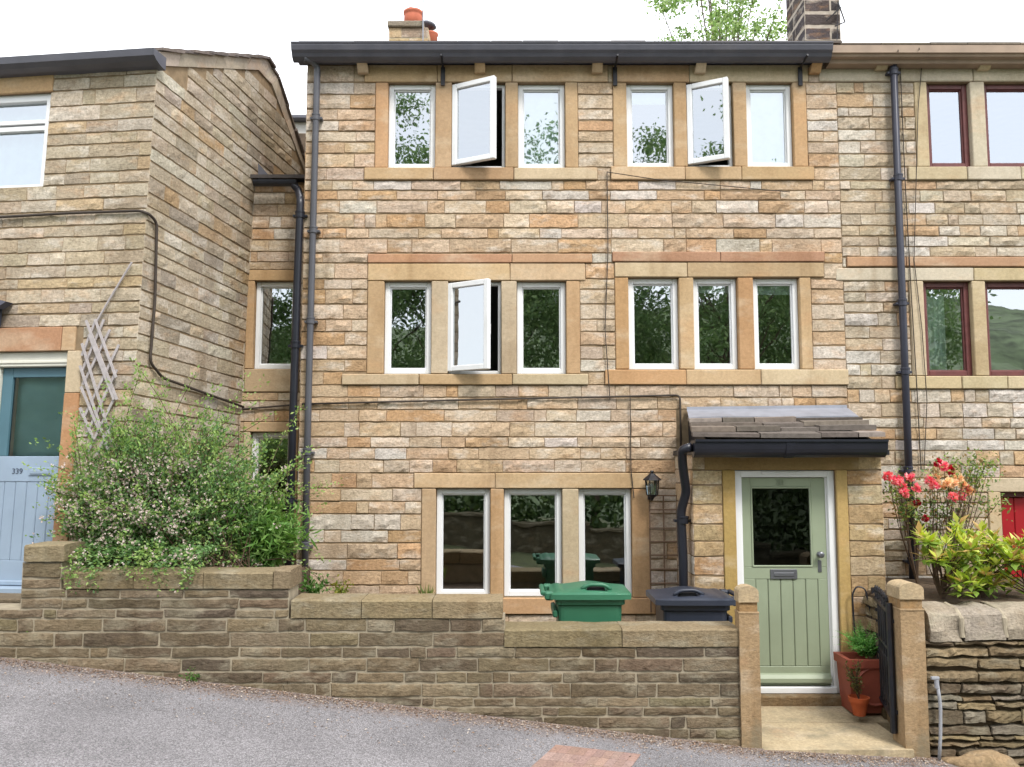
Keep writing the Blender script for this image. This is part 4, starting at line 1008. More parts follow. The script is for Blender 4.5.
# frame, fanlight board and stable style door
y0 = .05; zf = Lf(50, 366)[1]
m = MB(); m.box(dr[0], dr[0] + .055, y0, y0 + .08, dr[2], zf, .004); m.box(dr[1] - .03, dr[1], y0, y0 + .08, dr[2], zf, .004); m.box(dr[0], dr[1], y0 - .02, y0 + .08, zf, dr[3], .008); m.box(dr[0], dr[1], y0 - .03, y0, zf + .03, zf + .055, .004)
m.build('door_frame', M['cream'], left, Lx)
a0, a1 = dr[0] + .058, dr[1] - .032; zg = Lf(40, 456)[1]; zrail = Lf(40, 482)[1]; zbot = Lf(40, 562)[1]; zdb = Lf(18, 583)[1]
yd_ = y0 + .03
m = MB()
m.box(a0, a0 + .10, yd_, yd_ + .04, zg, zf - .004, .004); m.box(a1 - .03, a1, yd_, yd_ + .04, zg, zf - .004, .004); m.box(a0 + .1, a1 - .03, yd_ + .001, yd_ + .04, zf - .09, zf - .004, .004)
topleaf = m.build('door', M['teal'], left, Lx)
mb = MB(); mb.add([(a0 + .09, yd_ + .025, zg), (a1 - .02, yd_ + .025, zg), (a1 - .02, yd_ + .025, zf - .08), (a0 + .09, yd_ + .025, zf - .08)], [(0, 1, 2, 3)]); mb.build('pane', M['pane_dark'], topleaf, Lx, fix=False)
mb = MB(); mb.add([(a0 + .09, yd_ + .09, zg), (a1 - .02, yd_ + .09, zg), (a1 - .02, yd_ + .09, zf - .08), (a0 + .09, yd_ + .09, zf - .08)], [(0, 1, 2, 3)]); mb.build('curtain', M['door_curtain'], left, Lx, fix=False)
m = MB(); m.box(a0, a1, yd_ - .004, yd_ + .04, zrail, zg - .002, .004)
npl = 6
for i in range(npl): m.box(a0 + (a1 - a0) * i / npl + .002, a0 + (a1 - a0) * (i + 1) / npl - .002, yd_, yd_ + .04, zbot, zrail, .005)
m.box(a0, a1, yd_ - .004, yd_ + .04, zdb, zbot, .004); m.box(a0, a1, yd_ - .03, yd_ + .02, zdb - .03, zdb + .01, .006)
lowleaf = m.build('door', M['blue'], left, Lx)
m = MB(); p0, p1 = Lf(23, 470), Lf(46, 475); m.box(p0[0], p1[0], yd_ - .014, yd_, Lf(30, 475.5)[1], Lf(30, 467.5)[1], .003); m.box(p0[0] + .02, p1[0] - .02, yd_ - .02, yd_ - .01, Lf(30, 474)[1], Lf(30, 470)[1], .003); m.build('letter_plate', M['blue'], lowleaf, Lx)
dp = Lf(11, 471.5); digits('339', .07, 'digit', lowleaf, (dp[0], yd_ - .006, dp[1]), Lx)
m = MB(); m.box(dr[0] - .1, dr[1] + .05, -.06, .12, dr[2] - .0, zdb - .035, .006); m.build('threshold', M['blue'], left, Lx)
m = MB(); m.box(dr[0] - .6, dr[1] + .12, -.34, .02, dr[2] - .25, Lf(5, 592)[1], .01, alb((130, 116, 96)), wob=.003); m.box(dr[0] - .6, dr[1] + .12, -.5, -.34, dr[2] - .45, dr[2] - .12, .01, alb((118, 104, 84)), wob=.003); m.build('door_step', M['wallstone'], left, Lx)
# gutter of the left house
gL = Lf(158, 48, -.16)[1]; gL0 = Lf(156, 58, -.16)[1]
mb = MB(); mb.strip([(.02, gL - .005), (.02, gL0 - .03), (-.06, gL0 - .02), (-.12, gL0), (-.165, gL0 + .03), (-.175, gL)], LW0, .07); mb.build('gutter', M['gutter'], left, Lx)
# gable: courses run back from the street; stones clipped by the verge
gpts = [Lg(163, 70), Lg(258, 70), Lg(271, 84), Lg(299, 158)]
y_end = 5.4
gp = [(0.0, gpts[0][1])] + [gpts[1], gpts[2], gpts[3], (y_end, gpts[3][1] - 1.6)]
def gtop(u):
    for (a, za), (b_, zb_) in zip(gp, gp[1:]):
        if u <= b_: return za + (zb_ - za) * max(0, (u - a)) / (b_ - a)
    return gp[-1][1]
TILT = 0.040
mpG = lambda u, z, n: (n, u, z - TILT * u)
mb = MB(); rg = rows_from([LZ0 - .1, dr[3], TOPL], .128, .15) + rows_from([TOPL, TOPL + 1.4], .128)
stones(mb, rg, 0.0, y_end, PAL_GABLE, mpG, (), wr=(.22, .5), amp=.010, top=lambda u: gtop(u) + TILT * u, step=.07)
mb.build('gable_wall', M['stone'], left, Lx)
mb = MB(); U = [0.0] + [g_[0] for g_ in gp[1:]]
for a, b_ in zip(U, U[1:]): mb.add([(-.006, a, LZ0), (-.006, b_, LZ0), (-.006, b_, gtop(b_)), (-.006, a, gtop(a))], [(0, 1, 2, 3)])
mb.build('gable_mortar_bed', M['mortar'], left, Lx, fix=False)
# verge: pale rendered strip and projecting stone slates on top
vp = [Lg(163, 52), Lg(266, 56), Lg(277, 76), Lg(301, 152)]
vp = [(0.0, vp[0][1])] + vp[1:] + [(y_end, gp[-1][1] + .15)]
mb = MB()
for i in range(len(vp) - 1):
    a, b_ = vp[i], vp[i + 1]; c, d = gp[i], gp[i + 1]; n_ = 6
    for j in range(n_):
        s0, s1 = j / n_, (j + 1) / n_
        q = lambda p, r_, s: (p[0] + (r_[0] - p[0]) * s, p[1] + (r_[1] - p[1]) * s)
        A_, B_, C_, D_ = q(c, d, s0), q(c, d, s1), q(a, b_, s1), q(a, b_, s0); w1 = rnd.uniform(0, .006)
        mb.prism([(.008 + w1, A_[0], A_[1]), (.008 + w1, B_[0] - .002, B_[1]), (.008 + w1, C_[0] - .002, C_[1] - .03), (.008 + w1, D_[0], D_[1] - .03)], (-.03, 0, 0), pick([((188, 174, 158), 2), ((200, 186, 168), 1)]))
mb.build('verge_strip', M['dstone'], left, Lx)
mb = MB()
for i in range(len(vp) - 1):
    a, b_ = vp[i], vp[i + 1]; L_ = math.hypot(b_[0] - a[0], b_[1] - a[1]); n_ = max(2, int(L_ / .26))
    for j in range(n_):
        s0, s1 = j / n_, min(1, (j + 1) / n_ + .05)
        p0 = (a[0] + (b_[0] - a[0]) * s0, a[1] + (b_[1] - a[1]) * s0); p1 = (a[0] + (b_[0] - a[0]) * s1, a[1] + (b_[1] - a[1]) * s1)
        sg = 1 if i == 0 else -1
        up0, up1 = (.0, -.02) if sg > 0 else (-.02, .0); pr_ = rnd.uniform(.03, .055)
        xw = LW0 if i != 3 else LW0
        mb.prism([(pr_, p0[0], p0[1] - .03 + up0 + .012), (pr_, p1[0], p1[1] - .03 + up1 + .012), (xw, p1[0], p1[1] - .03 + up1 + .012), (xw, p0[0], p0[1] - .03 + up0 + .012)], (0, 0, .028), pick([((140, 128, 122), 2), ((124, 114, 110), 1)]))
mb.build('roof', M['slate'], left, Lx)
# cable clipped along the front and down the gable
g1 = lambda px, py: (lambda q: (.028, q[0], q[1]))(Lg(px, py))
f1 = lambda px, py: (lambda q: (q[0], -.028, q[1]))(Lf(px, py))
pts = [f1(-40, 221), f1(0, 218), f1(70, 214), f1(142, 211.5)] + [(.028, -.01, f1(147, 214)[2])] + [g1(154, 222), g1(152, 300), g1(147, 362), g1(160, 378), g1(205, 394), g1(241, 407)]
mb = MB(); mb.tube(arc(pts, .06, 4), .013, 7); mb.build('cable', M['cable'], left, Lx, smooth=True)

# ---------------- wall lamp by the blue door (partly in frame)
lp = Lf(6, 312)
lamp = thing('wall_lamp', 'blue grey wall lamp cut by the left edge above the pale blue door', 'lamp', Lx(lp[0], 0, lp[1]))
mb = MB(); mb.box(lp[0] - .10, lp[0] - .02, -.03, -.015, lp[1] - .14, lp[1] + .04, .006); mb.tube([(lp[0] - .06, -.02, lp[1]), (lp[0] - .03, -.12, lp[1] + .03)], .012, 8); mb.build('bracket', M['pipe_blue'], lamp, Lx)
mb = MB(); mb.prism([(lp[0] - .10, -.16, lp[1] + .03), (lp[0] + .04, -.16, lp[1] + .01), (lp[0] + .075, -.10, lp[1] + .075), (lp[0] - .02, -.10, lp[1] + .10), (lp[0] - .12, -.10, lp[1] + .09)], (0, .09, 0)); mb.build('hood', M['pipe_blue'], lamp, Lx)
mb = MB(); mb.box(lp[0] - .07, lp[0] + .0, -.14, -.07, lp[1] - .12, lp[1] + .02, .008); mb.build('lamp_glass', M['curtain'], lamp, Lx)

# ---------------- grey diamond trellis on the left house
def Lfp(px, py, off=-.03): q = Lf(px, py); return Vector((q[0], off, q[1]))
q0 = Lfp(100, 380)
tr = thing('trellis', 'grey expanding diamond trellis hanging on the corner of the left cottage', 'trellis', Lx(q0.x, -.03, Lfp(100, 452).z))
sl1 = [((88, 320), (121, 375)), ((85, 345), (122, 400)), ((83, 366), (116, 418)), ((84, 386), (115, 442)), ((90, 400), (108, 452)), ((97, 322), (118, 350)), ((100, 321), (118, 379)), ((94, 430), (110, 456))]
slA = [((89, 321), (120, 400)), ((98, 320), (119, 378)), ((85, 344), (115, 442)), ((83, 366), (112, 452)), ((84, 387), (102, 430)), ((92, 335), (117, 400)), ((83, 408), (97, 440))]
slB = [((98, 320), (84, 356)), ((112, 330), (85, 385)), ((121, 345), (86, 418)), ((119, 370), (88, 436)), ((118, 395), (90, 452)), ((116, 418), (98, 456)), ((106, 320), (84, 372))]
mb = MB()
def slat(p, q, off, th=.014):
    a, b_ = Lfp(*p, off), Lfp(*q, off); d = (b_ - a).normalized(); nrm = Vector((0, 1, 0)); sd_ = d.cross(nrm) * .011
    mb.prism([a - sd_, b_ - sd_, b_ + sd_, a + sd_], (0, th * .6, 0))
for p, q in slA: slat(p, q, -.045)
for p, q in slB: slat(p, q, -.032)
mb.build('slats', M['trellis'], tr, Lx)
pl = thing('pole', 'thin grey cane leaning against the wall above the diamond trellis', 'cane', Lx(*Lfp(101, 318)))
mb = MB(); mb.tube([Lfp(99, 322), Lfp(114, 296), Lfp(134, 263)], .009, 7); mb.build('cane', M['trellis'], pl, Lx)

# ================================================================== GARDEN LEVELS, PATH
mb = MB()
Yb2 = YW + .34
bx1 = PX(272, 600, 7.3)
mb.box(PX(18, 600, YW), bx1, Yb2 - .05, YK + .3, -.4, PZ(592, YW) - .02, .02, alb((90, 76, 58)))
mb.box(bx1, PX(500, 600, 7.0), Yb2 - .05, YF + .05, -.4, PZ(608, YF), .02, alb((90, 76, 58)))
g1_ = mb.build('garden_soil', M['soil']); struct(g1_)
mb = MB(); gx_a = PX(500, 600, 7.0); mb.box(gx_a, 3.35, YW + .2, YF + .05, -.5, GZ - .02, .01, alb((150, 136, 110))); struct(mb.build('garden_paving', M['wallstone']))
# the stone flags between the gate posts
pzz = [PZ(704, YP), PZ(751, YW - .05)]
zA = P(760, 705, YP - .07); zM = PZ(722, 7.42); zB = PZ(750, YW - .06)
xg0, xg1 = PX(757, 740, YW) - .02, PX(905, 740, YW) + .02
mb = MB()
for (ya, yb, za, zb_) in ((7.42, YP + .05, PZ(722.5, 7.42), zA.z), (YW - .06, 7.405, zB, PZ(723, 7.40))):
    vs = [(xg0, ya, za), (xg1 + (.02 if yb < 7.41 else .25), ya, za), (xg1 + (.02 if yb < 7.41 else .25), yb, zb_), (xg0, yb, zb_)]
    mb.prism(vs, (0, 0, -.12), pick([((206, 188, 156), 1), ((198, 180, 148), 1)]))
path = struct(mb.build('path', M['poststone']))

# ================================================================== ROADSIDE GARDEN WALL
gw = thing('garden_wall', 'mossy coursed stone garden wall stepping down along the road with flat coping', 'wall', (-.8, YW, road_z(-.8)))
wx = lambda p: PX(p, 640, YW)
Zc = lambda y: PZ(y, YW)
segs = [(-14.0, wx(18), Zc(609)), (wx(18), wx(58), Zc(562)), (wx(58), wx(288), Zc(589)), (wx(288), wx(505), Zc(618.5)), (wx(505), wx(740), Zc(647))]
def wtop(u):
    for a, b_, z in segs:
        if u <= b_: return z
    return segs[-1][2]
lvW = sorted({Zc(562), Zc(589), Zc(609), Zc(618.5), Zc(647), -.75, Zc(672)})
rowsW = rows_from([-.9, Zc(672), Zc(647), Zc(618.5), Zc(609), Zc(589), Zc(562)], .088, .25)
mb = MB()
VJ = 1.0
stones(mb, rowsW, -8.5, wx(740), PAL_WALL, wmp(YW), [(a, b_, z, 9) for (a, b_, z) in segs], wr=(.18, .62), joint=.012, amp=.010, wav=.010, back=.012, proud=.003)
VJ = .45
# end and back faces
mb.build('stonework', M['wallstone'], gw)
mb = MB()
for (a, b_, z) in segs: mb.box(a + .001, b_ - .001, YW + .006, YW + .30, -1.0, z - .004, .002)
mb.build('mortar_bed', M['mortar_pale'], gw)
def coping(px0, px1, yt, yb, n, pal, over=.010, th=.35, lx=0, backh=0):
    m = MB(); cs = [px0 + (px1 - px0) * i / n for i in range(n + 1)]
    for i, (a, b_) in enumerate(zip(cs, cs[1:])):
        mm = MB(); x0, x1 = wx(a) + .003, wx(b_) - .003; N_ = max(3, int((x1 - x0) / .09)); z0, z1 = Zc(yb) + .004, Zc(yt)
        vs = []; fs = []; ring = [(YW - over, z0), (YW - over, z1 - .012), (YW - over + .014, z1), (YW + th * .5, z1 + .004), (YW + th - over - .014, z1), (YW + th - over, z1 - .012), (YW + th - over, z0)]
        for k in range(N_ + 1):
            xx = x0 + (x1 - x0) * k / N_
            for (y_, z_) in ring:
                vs.append((xx, y_ + noise.noise(Vector((xx * 5, z_ * 9, i))) * .012, z_ + noise.noise(Vector((xx * 4, y_ * 6, i + 9))) * .010 * (1 if z_ > z0 + .02 else .3)))
        R = len(ring)
        for k in range(N_):
            for j in range(R): fs.append((k * R + j, k * R + (j + 1) % R, (k + 1) * R + (j + 1) % R, (k + 1) * R + j))
        fs.append(tuple(range(R))); fs.append(tuple(N_ * R + j for j in range(R)))
        mm.add(vs, fs, pick(pal)); mm.build('coping', M['wallstone'], gw)
PC = [((160, 144, 114), 2), ((152, 136, 108), 1), ((170, 154, 126), 1)]
coping(20, 61, 545, 562, 1, PC); coping(61, 272, 572, 589, 3, PC); coping(272, 290, 570, 589, 1, PC)
coping(290, 503, 600, 618.5, 3, PC); coping(504, 740, 629, 647, 2, PC)
# gate posts
def post(px0, px1, py1, pyt, label, Yp_=YW - .03, dsv=.22):
    x0, x1 = PX(px0, 680, Yp_), PX(px1, 680, Yp_); wd_ = x1 - x0; z1 = PZ(pyt, Yp_); z0 = road_z(x0) - .3
    t = thing('gate_post', label, 'gate post', ((x0 + x1) / 2, Yp_ + .1, road_z((x0 + x1) / 2)), 'stone gate posts')
    c = alb((182, 154, 118)); m = MB(); ds = dsv
    zn = z1 - .17
    # shaft with a slight taper and rough faces
    zs_ = np.linspace(z0, zn - .03, 14); vs = []; fs = []
    for z in zs_:
        for (sx, sy) in ((0, 0), (.5, 0), (1, 0), (1, .5), (1, 1), (.5, 1), (0, 1), (0, .5)):
            k = noise.noise(Vector((sx * 3 + x0, sy * 3, z * 5))) * .005
            vs.append((x0 + wd_ * sx + k, Yp_ + ds * sy + k, z))
    for i in range(len(zs_) - 1):
        for j in range(8): fs.append((i * 8 + j, i * 8 + (j + 1) % 8, (i + 1) * 8 + (j + 1) % 8, (i + 1) * 8 + j))
    fs.append(tuple(range(8))); fs.append(tuple((len(zs_) - 1) * 8 + j for j in range(8)))
    m.add(vs, fs, c); m.box(x0 - .004, x1 + .004, Yp_ - .004, Yp_ + ds + .004, zn - .045, zn - .028, .004, c)
    m.build('shaft', M['poststone'], t)
    m = MB(); m.box(x0 + .006, x1 - .006, Yp_ + .010, Yp_ + ds - .006, zn - .03, zn + .05, .004, alb((176, 142, 100)))
    m.build('neck', M['poststone'], t)
    m = MB(); n_ = 10; R_ = .5 * (ds + .012)
    prf = [(Yp_ - .006, zn + .045), (Yp_ - .006, zn + .10)] + [(Yp_ + ds / 2 - R_ * math.cos(math.pi * (i + 1) / n_), zn + .10 + .07 * math.sin(math.pi * (i + 1) / n_)) for i in range(n_ - 1)] + [(Yp_ + ds + .006, zn + .10), (Yp_ + ds + .006, zn + .045)]
    # rounded cap across the front: round in x as seen from the road
    prx = [(x0 - .002, zn + .045), (x0 - .002, zn + .12)] + [((x0 + x1) / 2 - (wd_ / 2 + .002) * math.cos(math.pi * (i + 1) / n_), zn + .12 + .05 * math.sin(math.pi * (i + 1) / n_)) for i in range(n_ - 1)] + [(x1 + .002, zn + .12), (x1 + .002, zn + .045)]
    m.prism([(x, Yp_ - .006, z) for x, z in prx], (0, ds + .012, 0), alb((206, 182, 146))); m.build('cap', M['poststone'], t)
    return x0, x1, z1
post(740.5, 760.5, 745, 586, 'left stone gate post with rounded cap, at the end of the stepped garden wall', dsv=.12)
rx0, rx1, rz1 = post(903, 927, 766, 583, 'right stone gate post with rounded cap, between iron gate and dry stone wall')

# ================================================================== IRON GATE, opened inward
ga = math.radians(15.5); hg = Vector((rx0 - .03, YW + .10, 0)); gdir = Vector((math.sin(ga), math.cos(ga), 0)); GL = .86
gzb, gzt = PZ(733, YW + .1), PZ(603, YW + .1)
gate = thing('garden_gate', 'black iron bar gate standing open inward beside the right gate post', 'gate', (hg.x, hg.y, gzb))
def gpnt(s, z, o=0): return hg + gdir * s + Vector((gdir.y, -gdir.x, 0)) * o + Vector((0, 0, z))
def gbar(m, s0, z0, s1, z1, wd_=.018, o=0): 
    a, b_ = gpnt(s0, z0, o), gpnt(s1, z1, o); m.tube([a, b_], wd_, 6)
m = MB(); gbar(m, 0, gzb, 0, gzt, .026); gbar(m, GL, gzb + .06, GL, gzt, .024); gbar(m, 0, gzb + .1, GL, gzb + .1, .018); gbar(m, 0, gzt - .08, GL, gzt - .08, .018); gbar(m, 0, gzb + .62, GL, gzb + .62, .012)
m.build('gate_frame', M['iron'], gate)
for i in range(1, 7):
    m = MB(); s = GL * i / 7; gbar(m, s, gzb + .1, s, gzt - .03 + .03 * math.sin(math.pi * i / 7), .009); m.lathe(gpnt(s, gzt - .03 + .03 * math.sin(math.pi * i / 7)), [(.009, 0), (.016, .015), (.012, .04), (.002, .06)], 8); m.build('gate_bar', M['iron'], gate)
m = MB()
for i in range(7):
    c_ = gpnt(GL * (i + .5) / 7, gzb + .36); pts = [gpnt(GL * (i + .5) / 7 + .04 * math.cos(t * .7), gzb + .36 + .18 * math.sin(t * .7)) for t in range(9)]; m.tube(pts, .006, 5)
m.build('scrollwork', M['iron'], gate)
m = MB(); lpz = gzt - .04; m.tube(arc([gpnt(GL, lpz - .3, -.01), gpnt(GL, lpz + .03, -.07), gpnt(GL, lpz + .05, -.14), gpnt(GL, lpz - .02, -.18), gpnt(GL, lpz - .45, -.17)], .05), .008, 6); m.build('latch_loop', M['iron'], gate)
m = MB()
for z in (gzb + .16, gzt - .14): m.box(hg.x - .01, rx0 + .03, hg.y - .02, hg.y + .02, z - .015, z + .015, .004)
m.build('hinge', M['iron'], gate)

# ================================================================== DRY STONE WALL on the right
dx_0 = PX(927, 700, YW); dx_1 = XE
dw = thing('garden_wall', 'rough dry stone wall with big coping blocks right of the gate post', 'wall', (4.8, YW, road_z(4.8)))
dzt = PZ(640, YW)
mb = MB(); rowsD = rows_from([-1.3, dzt], .074, .45)
stones(mb, rowsD, dx_0, dx_1, PAL_DRY, wmp(YW), (), wr=(.14, .50), joint=.009, amp=.030, back=.045, ragged=.13, wav=.018, step=.035)
mb.build('stonework', M['wallstone'], dw)
mb = MB(); mb.box(dx_0, dx_1, YW + .04, YW + .36, -1.5, dzt - .02, .003); mb.build('earth_core', M['mortar_dark'], dw)
cxs = [927, 962, 1005, 1045, 1085, 1130]
for a, b_ in zip(cxs, cxs[1:]):
    x0, x1 = PX(a, 620, YW), PX(b_, 620, YW); m = MB(); N_ = 12
    za, zb_ = PZ(640, YW), PZ(603, YW + .22); vs = []; fs = []
    ring = [(YW - .02, za), (YW - .012, za + .08), (YW + .015, za + .19), (YW + .09, zb_ - .02), (YW + .24, zb_), (YW + .38, zb_ - .02), (YW + .4, za)]
    sd_ = rnd.random() * 9
    for k in range(N_ + 1):
        xx = x0 + .012 + (x1 - x0 - .024) * k / N_
        for (y_, z_) in ring: vs.append((xx, y_ + noise.noise(Vector((xx * 7, z_ * 12, sd_))) * .04, z_ + noise.noise(Vector((xx * 7, y_ * 12, sd_ + 5))) * .03))
    R = len(ring)
    for k in range(N_):
        for j in range(R): fs.append((k * R + j, k * R + (j + 1) % R, (k + 1) * R + (j + 1) % R, (k + 1) * R + j))
    fs.append(tuple(range(R))); fs.append(tuple(N_ * R + j for j in range(R)))
    m.add(vs, fs, pick([((168, 154, 136), 1), ((154, 140, 122), 1), ((176, 162, 144), 1)])); m.build('coping_stone', M['wallstone'], dw)
mb = MB()
for a in cxs[1:-1]:
    x = PX(a, 620, YW); mb.tube([(x, YW + .0, dzt + .02), (x, YW + .012, dzt + .16), (x, YW + .09, PZ(603, YW + .22) - .035), (x, YW + .25, PZ(603, YW + .22) - .015)], .022, 8)
mb.build('mortar_joint', M['mortar_pale'], dw)
# side of the bed by the path, raised soil
mb = MB(); mb.box(dx_0 - .02, XE, YW + .34, YF + .02, -.6, PZ(600, YW + .5) - .0, .02, alb((120, 100, 76))); struct(mb.build('flower_bed_soil', M['soil']))
mb = MB(); rowsd = rows_from([GZ - .3, PZ(604, YW + .5)], .11, .3); stones(mb, rowsd, YW + .24, YF, PAL_DRY, lambda u, z, n: (dx_0 - .03 - n, u, z), (), wr=(.15, .4), joint=.014, amp=.02, back=.04, ragged=.06)
mb.build('return_stonework', M['wallstone'], dw)
# boulder at the foot of the dry wall
def rock(name, c, r, col, seed, sq=(1, 1, 1), n=16):
    m = MB(); vs = []; fs = []
    for i in range(n + 1):
        th = math.pi * i / n
        for j in range(n * 2):
            ph = math.pi * j / n; d = Vector((math.sin(th) * math.cos(ph), math.sin(th) * math.sin(ph), math.cos(th)))
            k = 1 + noise.noise(d * 1.6 + Vector((seed, 0, 0))) * .35 + noise.noise(d * 4 + Vector((seed, 0, 0))) * .12
            vs.append((d.x * r * k * sq[0] + c[0], d.y * r * k * sq[1] + c[1], d.z * r * k * sq[2] + c[2]))
    for i in range(n):
        for j in range(n * 2): fs.append((i * 2 * n + j, i * 2 * n + (j + 1) % (2 * n), (i + 1) * 2 * n + (j + 1) % (2 * n), (i + 1) * 2 * n + j))
    m.add(vs, fs, col); return m.build(name, M['wallstone'], origin=c, smooth=True)
c = P(980, 770, YW - .08)
tag(rock('boulder', tuple(c), .26, alb((176, 150, 116)), 3.1, (1.2, .5, .48)), 'flat tan boulder at the foot of the dry stone wall', 'boulder')
# grey conduit up the dry wall
cd = thing('conduit', 'thin pale grey plastic conduit standing against the dry stone wall', 'conduit', tuple(P(939, 762, YW - .05)))
mb = MB(); Yq = YW - .055; mb.tube(arc([P(939, 764, Yq), P(940.5, 735, Yq), P(940.5, 705, Yq), P(937, 682, Yq)], .05), .013, 10); mb.build('tube', M['conduit'], cd, smooth=True)
mb = MB(); mb.tube([P(937, 688, Yq), P(936.3, 680, Yq)], .018, 10); mb.box(PX(931, 678, Yq), PX(939, 678, Yq), Yq - .012, Yq + .012, PZ(679.5, Yq), PZ(676.5, Yq), .003); mb.build('collar', M['conduit'], cd)

# ================================================================== BINS
def wheelie(name, label, cx, cy, zb, mat, flip, H=1.09):
    """handle end points to -x (flip=1: to +x). body tapers downward"""
    t = thing(name, label, 'bin', (cx, cy, zb), 'wheelie bins behind the garden wall')
    s = -1 if not flip else 1      # handle side
    X_ = lambda u: cx + s * u
    L1, W1, L0, W0 = .318, .27, .25, .215; hb = H * .80
    def loft(m, secs, cap=True):
        vs = []; fs = []; R = None
        for (ua, ub, wv, z) in secs:
            ring = []; rc_ = .05
            for (qx, qy, a0_) in ((ub - rc_, wv - rc_, 0), (ua + rc_, wv - rc_, 90), (ua + rc_, -wv + rc_, 180), (ub - rc_, -wv + rc_, 270)):
                for k in range(4):
                    an = math.radians(a0_ + 30 * k); ring.append((X_(qx + rc_ * math.cos(an)), cy + qy + rc_ * math.sin(an), z))
            R = len(ring); vs += ring
        for i in range(len(secs) - 1):
            for j in range(R): fs.append((i * R + j, i * R + (j + 1) % R, (i + 1) * R + (j + 1) % R, (i + 1) * R + j))
        if cap: fs.append(tuple(range(R))); fs.append(tuple((len(secs) - 1) * R + j for j in range(R)))
        m.add(vs, fs)
    m = MB(); loft(m, [(-L0, L0 - .02, W0, zb + .06), (-L1 + .045, L1 - .05, W1 - .03, zb + hb), (-L1 + .02, L1 - .03, W1 - .012, zb + hb + .012), (-L1 + .02, L1 - .03, W1 - .01, zb + hb + .055), (-L1 + .0, L1 - .01, W1 + .004, zb + hb + .06), (-L1 + .0, L1 - .01, W1 + .004, zb + hb + .095)])
    m.build('body', M[mat], t, smooth=False)
    # lid: raised hump with recessed grip, higher towards the hinge/handle end; outline seen from the side
    z0 = zb + hb + .10
    m = MB(); nx_, ny_ = 64, 44; vs = []; fs = []
    ua, ub = -L1 - .028, L1 + .012; 
    def lz(u, v):
        s_ = (u - ua) / (ub - ua); e = 1 - abs(v) ** 6
        base = .006 + .022 * math.sin(math.pi * min(1, max(0, s_))) ** .55
        hump = .030 * math.exp(-((u - (-.02)) / .16) ** 2) * (1 - min(1, abs(v)) ** 4)
        dip = -.055 * math.exp(-((u + .06) / .085) ** 8) * math.exp(-((v + .55) / .24) ** 8)
        rib = .010 * math.exp(-((abs(v) - .92) / .05) ** 4) + .012 * math.exp(-((u - ub + .07) / .03) ** 4) 
        return z0 + (base + hump + dip) * max(0, e) + rib * max(0, e)
    for i in range(nx_ + 1):
        u = ua + (ub - ua) * i / nx_
        for j in range(ny_ + 1):
            v = -1 + 2 * j / ny_; ed = (1 - .06 * (abs(u) / L1) ** 8)
            vs.append((X_(u), cy + v * (W1 + .026) * ed, lz(u, v)))
    W_ = ny_ + 1
    for i in range(nx_):
        for j in range(ny_): fs.append((i * W_ + j, i * W_ + j + 1, (i + 1) * W_ + j + 1, (i + 1) * W_ + j))
    n0 = len(vs)
    # skirt
    per = [(i, 0) for i in range(nx_ + 1)] + [(nx_, j) for j in range(1, ny_ + 1)] + [(i, ny_) for i in range(nx_ - 1, -1, -1)] + [(0, j) for j in range(ny_ - 1, 0, -1)]
    for (i, j) in per:
        p = vs[i * W_ + j]; vs.append((p[0], p[1], z0 - .042))
    L_ = len(per)
    for k in range(L_):
        a = per[k][0] * W_ + per[k][1]; b_ = per[(k + 1) % L_][0] * W_ + per[(k + 1) % L_][1]; fs.append((a, b_, n0 + (k + 1) % L_, n0 + k))
    m.add(vs, fs); lid = m.build('lid', M[mat], t, smooth=True)
    sm = lid.modifiers.new('edge', 'EDGE_SPLIT'); sm.split_angle = math.radians(38)
    m = MB(); yg = cy - .55 * (W1 + .026) - .045
    m.tube(arc([(X_(-.185), yg, z0 + .03), (X_(-.13), yg, z0 + .068), (X_(.0), yg, z0 + .072), (X_(.07), yg, z0 + .035)], .05), .016, 8); m.build('lid_grip', M[mat], t, smooth=True)
    m = MB(); m.box(X_(-.135), X_(.015), yg + .012, yg + .09, z0 - .02, z0 + .046, .01); m.build('grip_shade_block', M['rubber'], t)  # black block stands in for the shade under the lid grip
    m = MB(); m.tube([(X_(L1 + .02), cy - .2, z0 - .01), (X_(L1 + .075), cy - .2, z0 - .0), (X_(L1 + .075), cy + .2, z0 - .0), (X_(L1 + .02), cy + .2, z0 - .01)], .021, 10)
    m.box(X_(L1 - .02), X_(L1 + .06), cy - .255, cy - .16, z0 - .055, z0 + .018, .015); m.box(X_(L1 - .02), X_(L1 + .06), cy + .16, cy + .255, z0 - .055, z0 + .018, .015)
    m.build('handle', M[mat], t)
    m = MB(); m.box(X_(L1 - .05), X_(L1 - .01), cy - W1 + .05, cy + W1 - .05, z0 - .2, z0 - .14, .01); m.build('rear_rib', M[mat], t)
    for sg in (-1, 1):
        m = MB(); m.lathe((X_(L0 + .0), cy + sg * (W0 + .03) - .025, zb + .1), [(.02, 0), (.10, 0), (.10, .05), (.02, .05)], 20, tilt=Matrix.Rotation(math.radians(-90), 3, 'X')); m.build('wheel', M['rubber'], t)
gyb = 7.50
gxc = (PX(545, 600, 7.3) + PX(629, 600, 7.3)) / 2; nxc = (PX(655, 600, 7.3) + PX(738, 600, 7.3)) / 2
ztop_g = PZ(580, 7.45) - .0; ztop_n = PZ(585.5, 7.45) - .0
wheelie('wheelie_bin', 'green wheelie bin showing above the lowest part of the garden wall', gxc + .02, gyb, ztop_g - 1.06, 'bin_green', False)
wheelie('wheelie_bin', 'navy wheelie bin behind the garden wall, next to the porch', nxc - .01, gyb, ztop_n - 1.06, 'bin_navy', True)

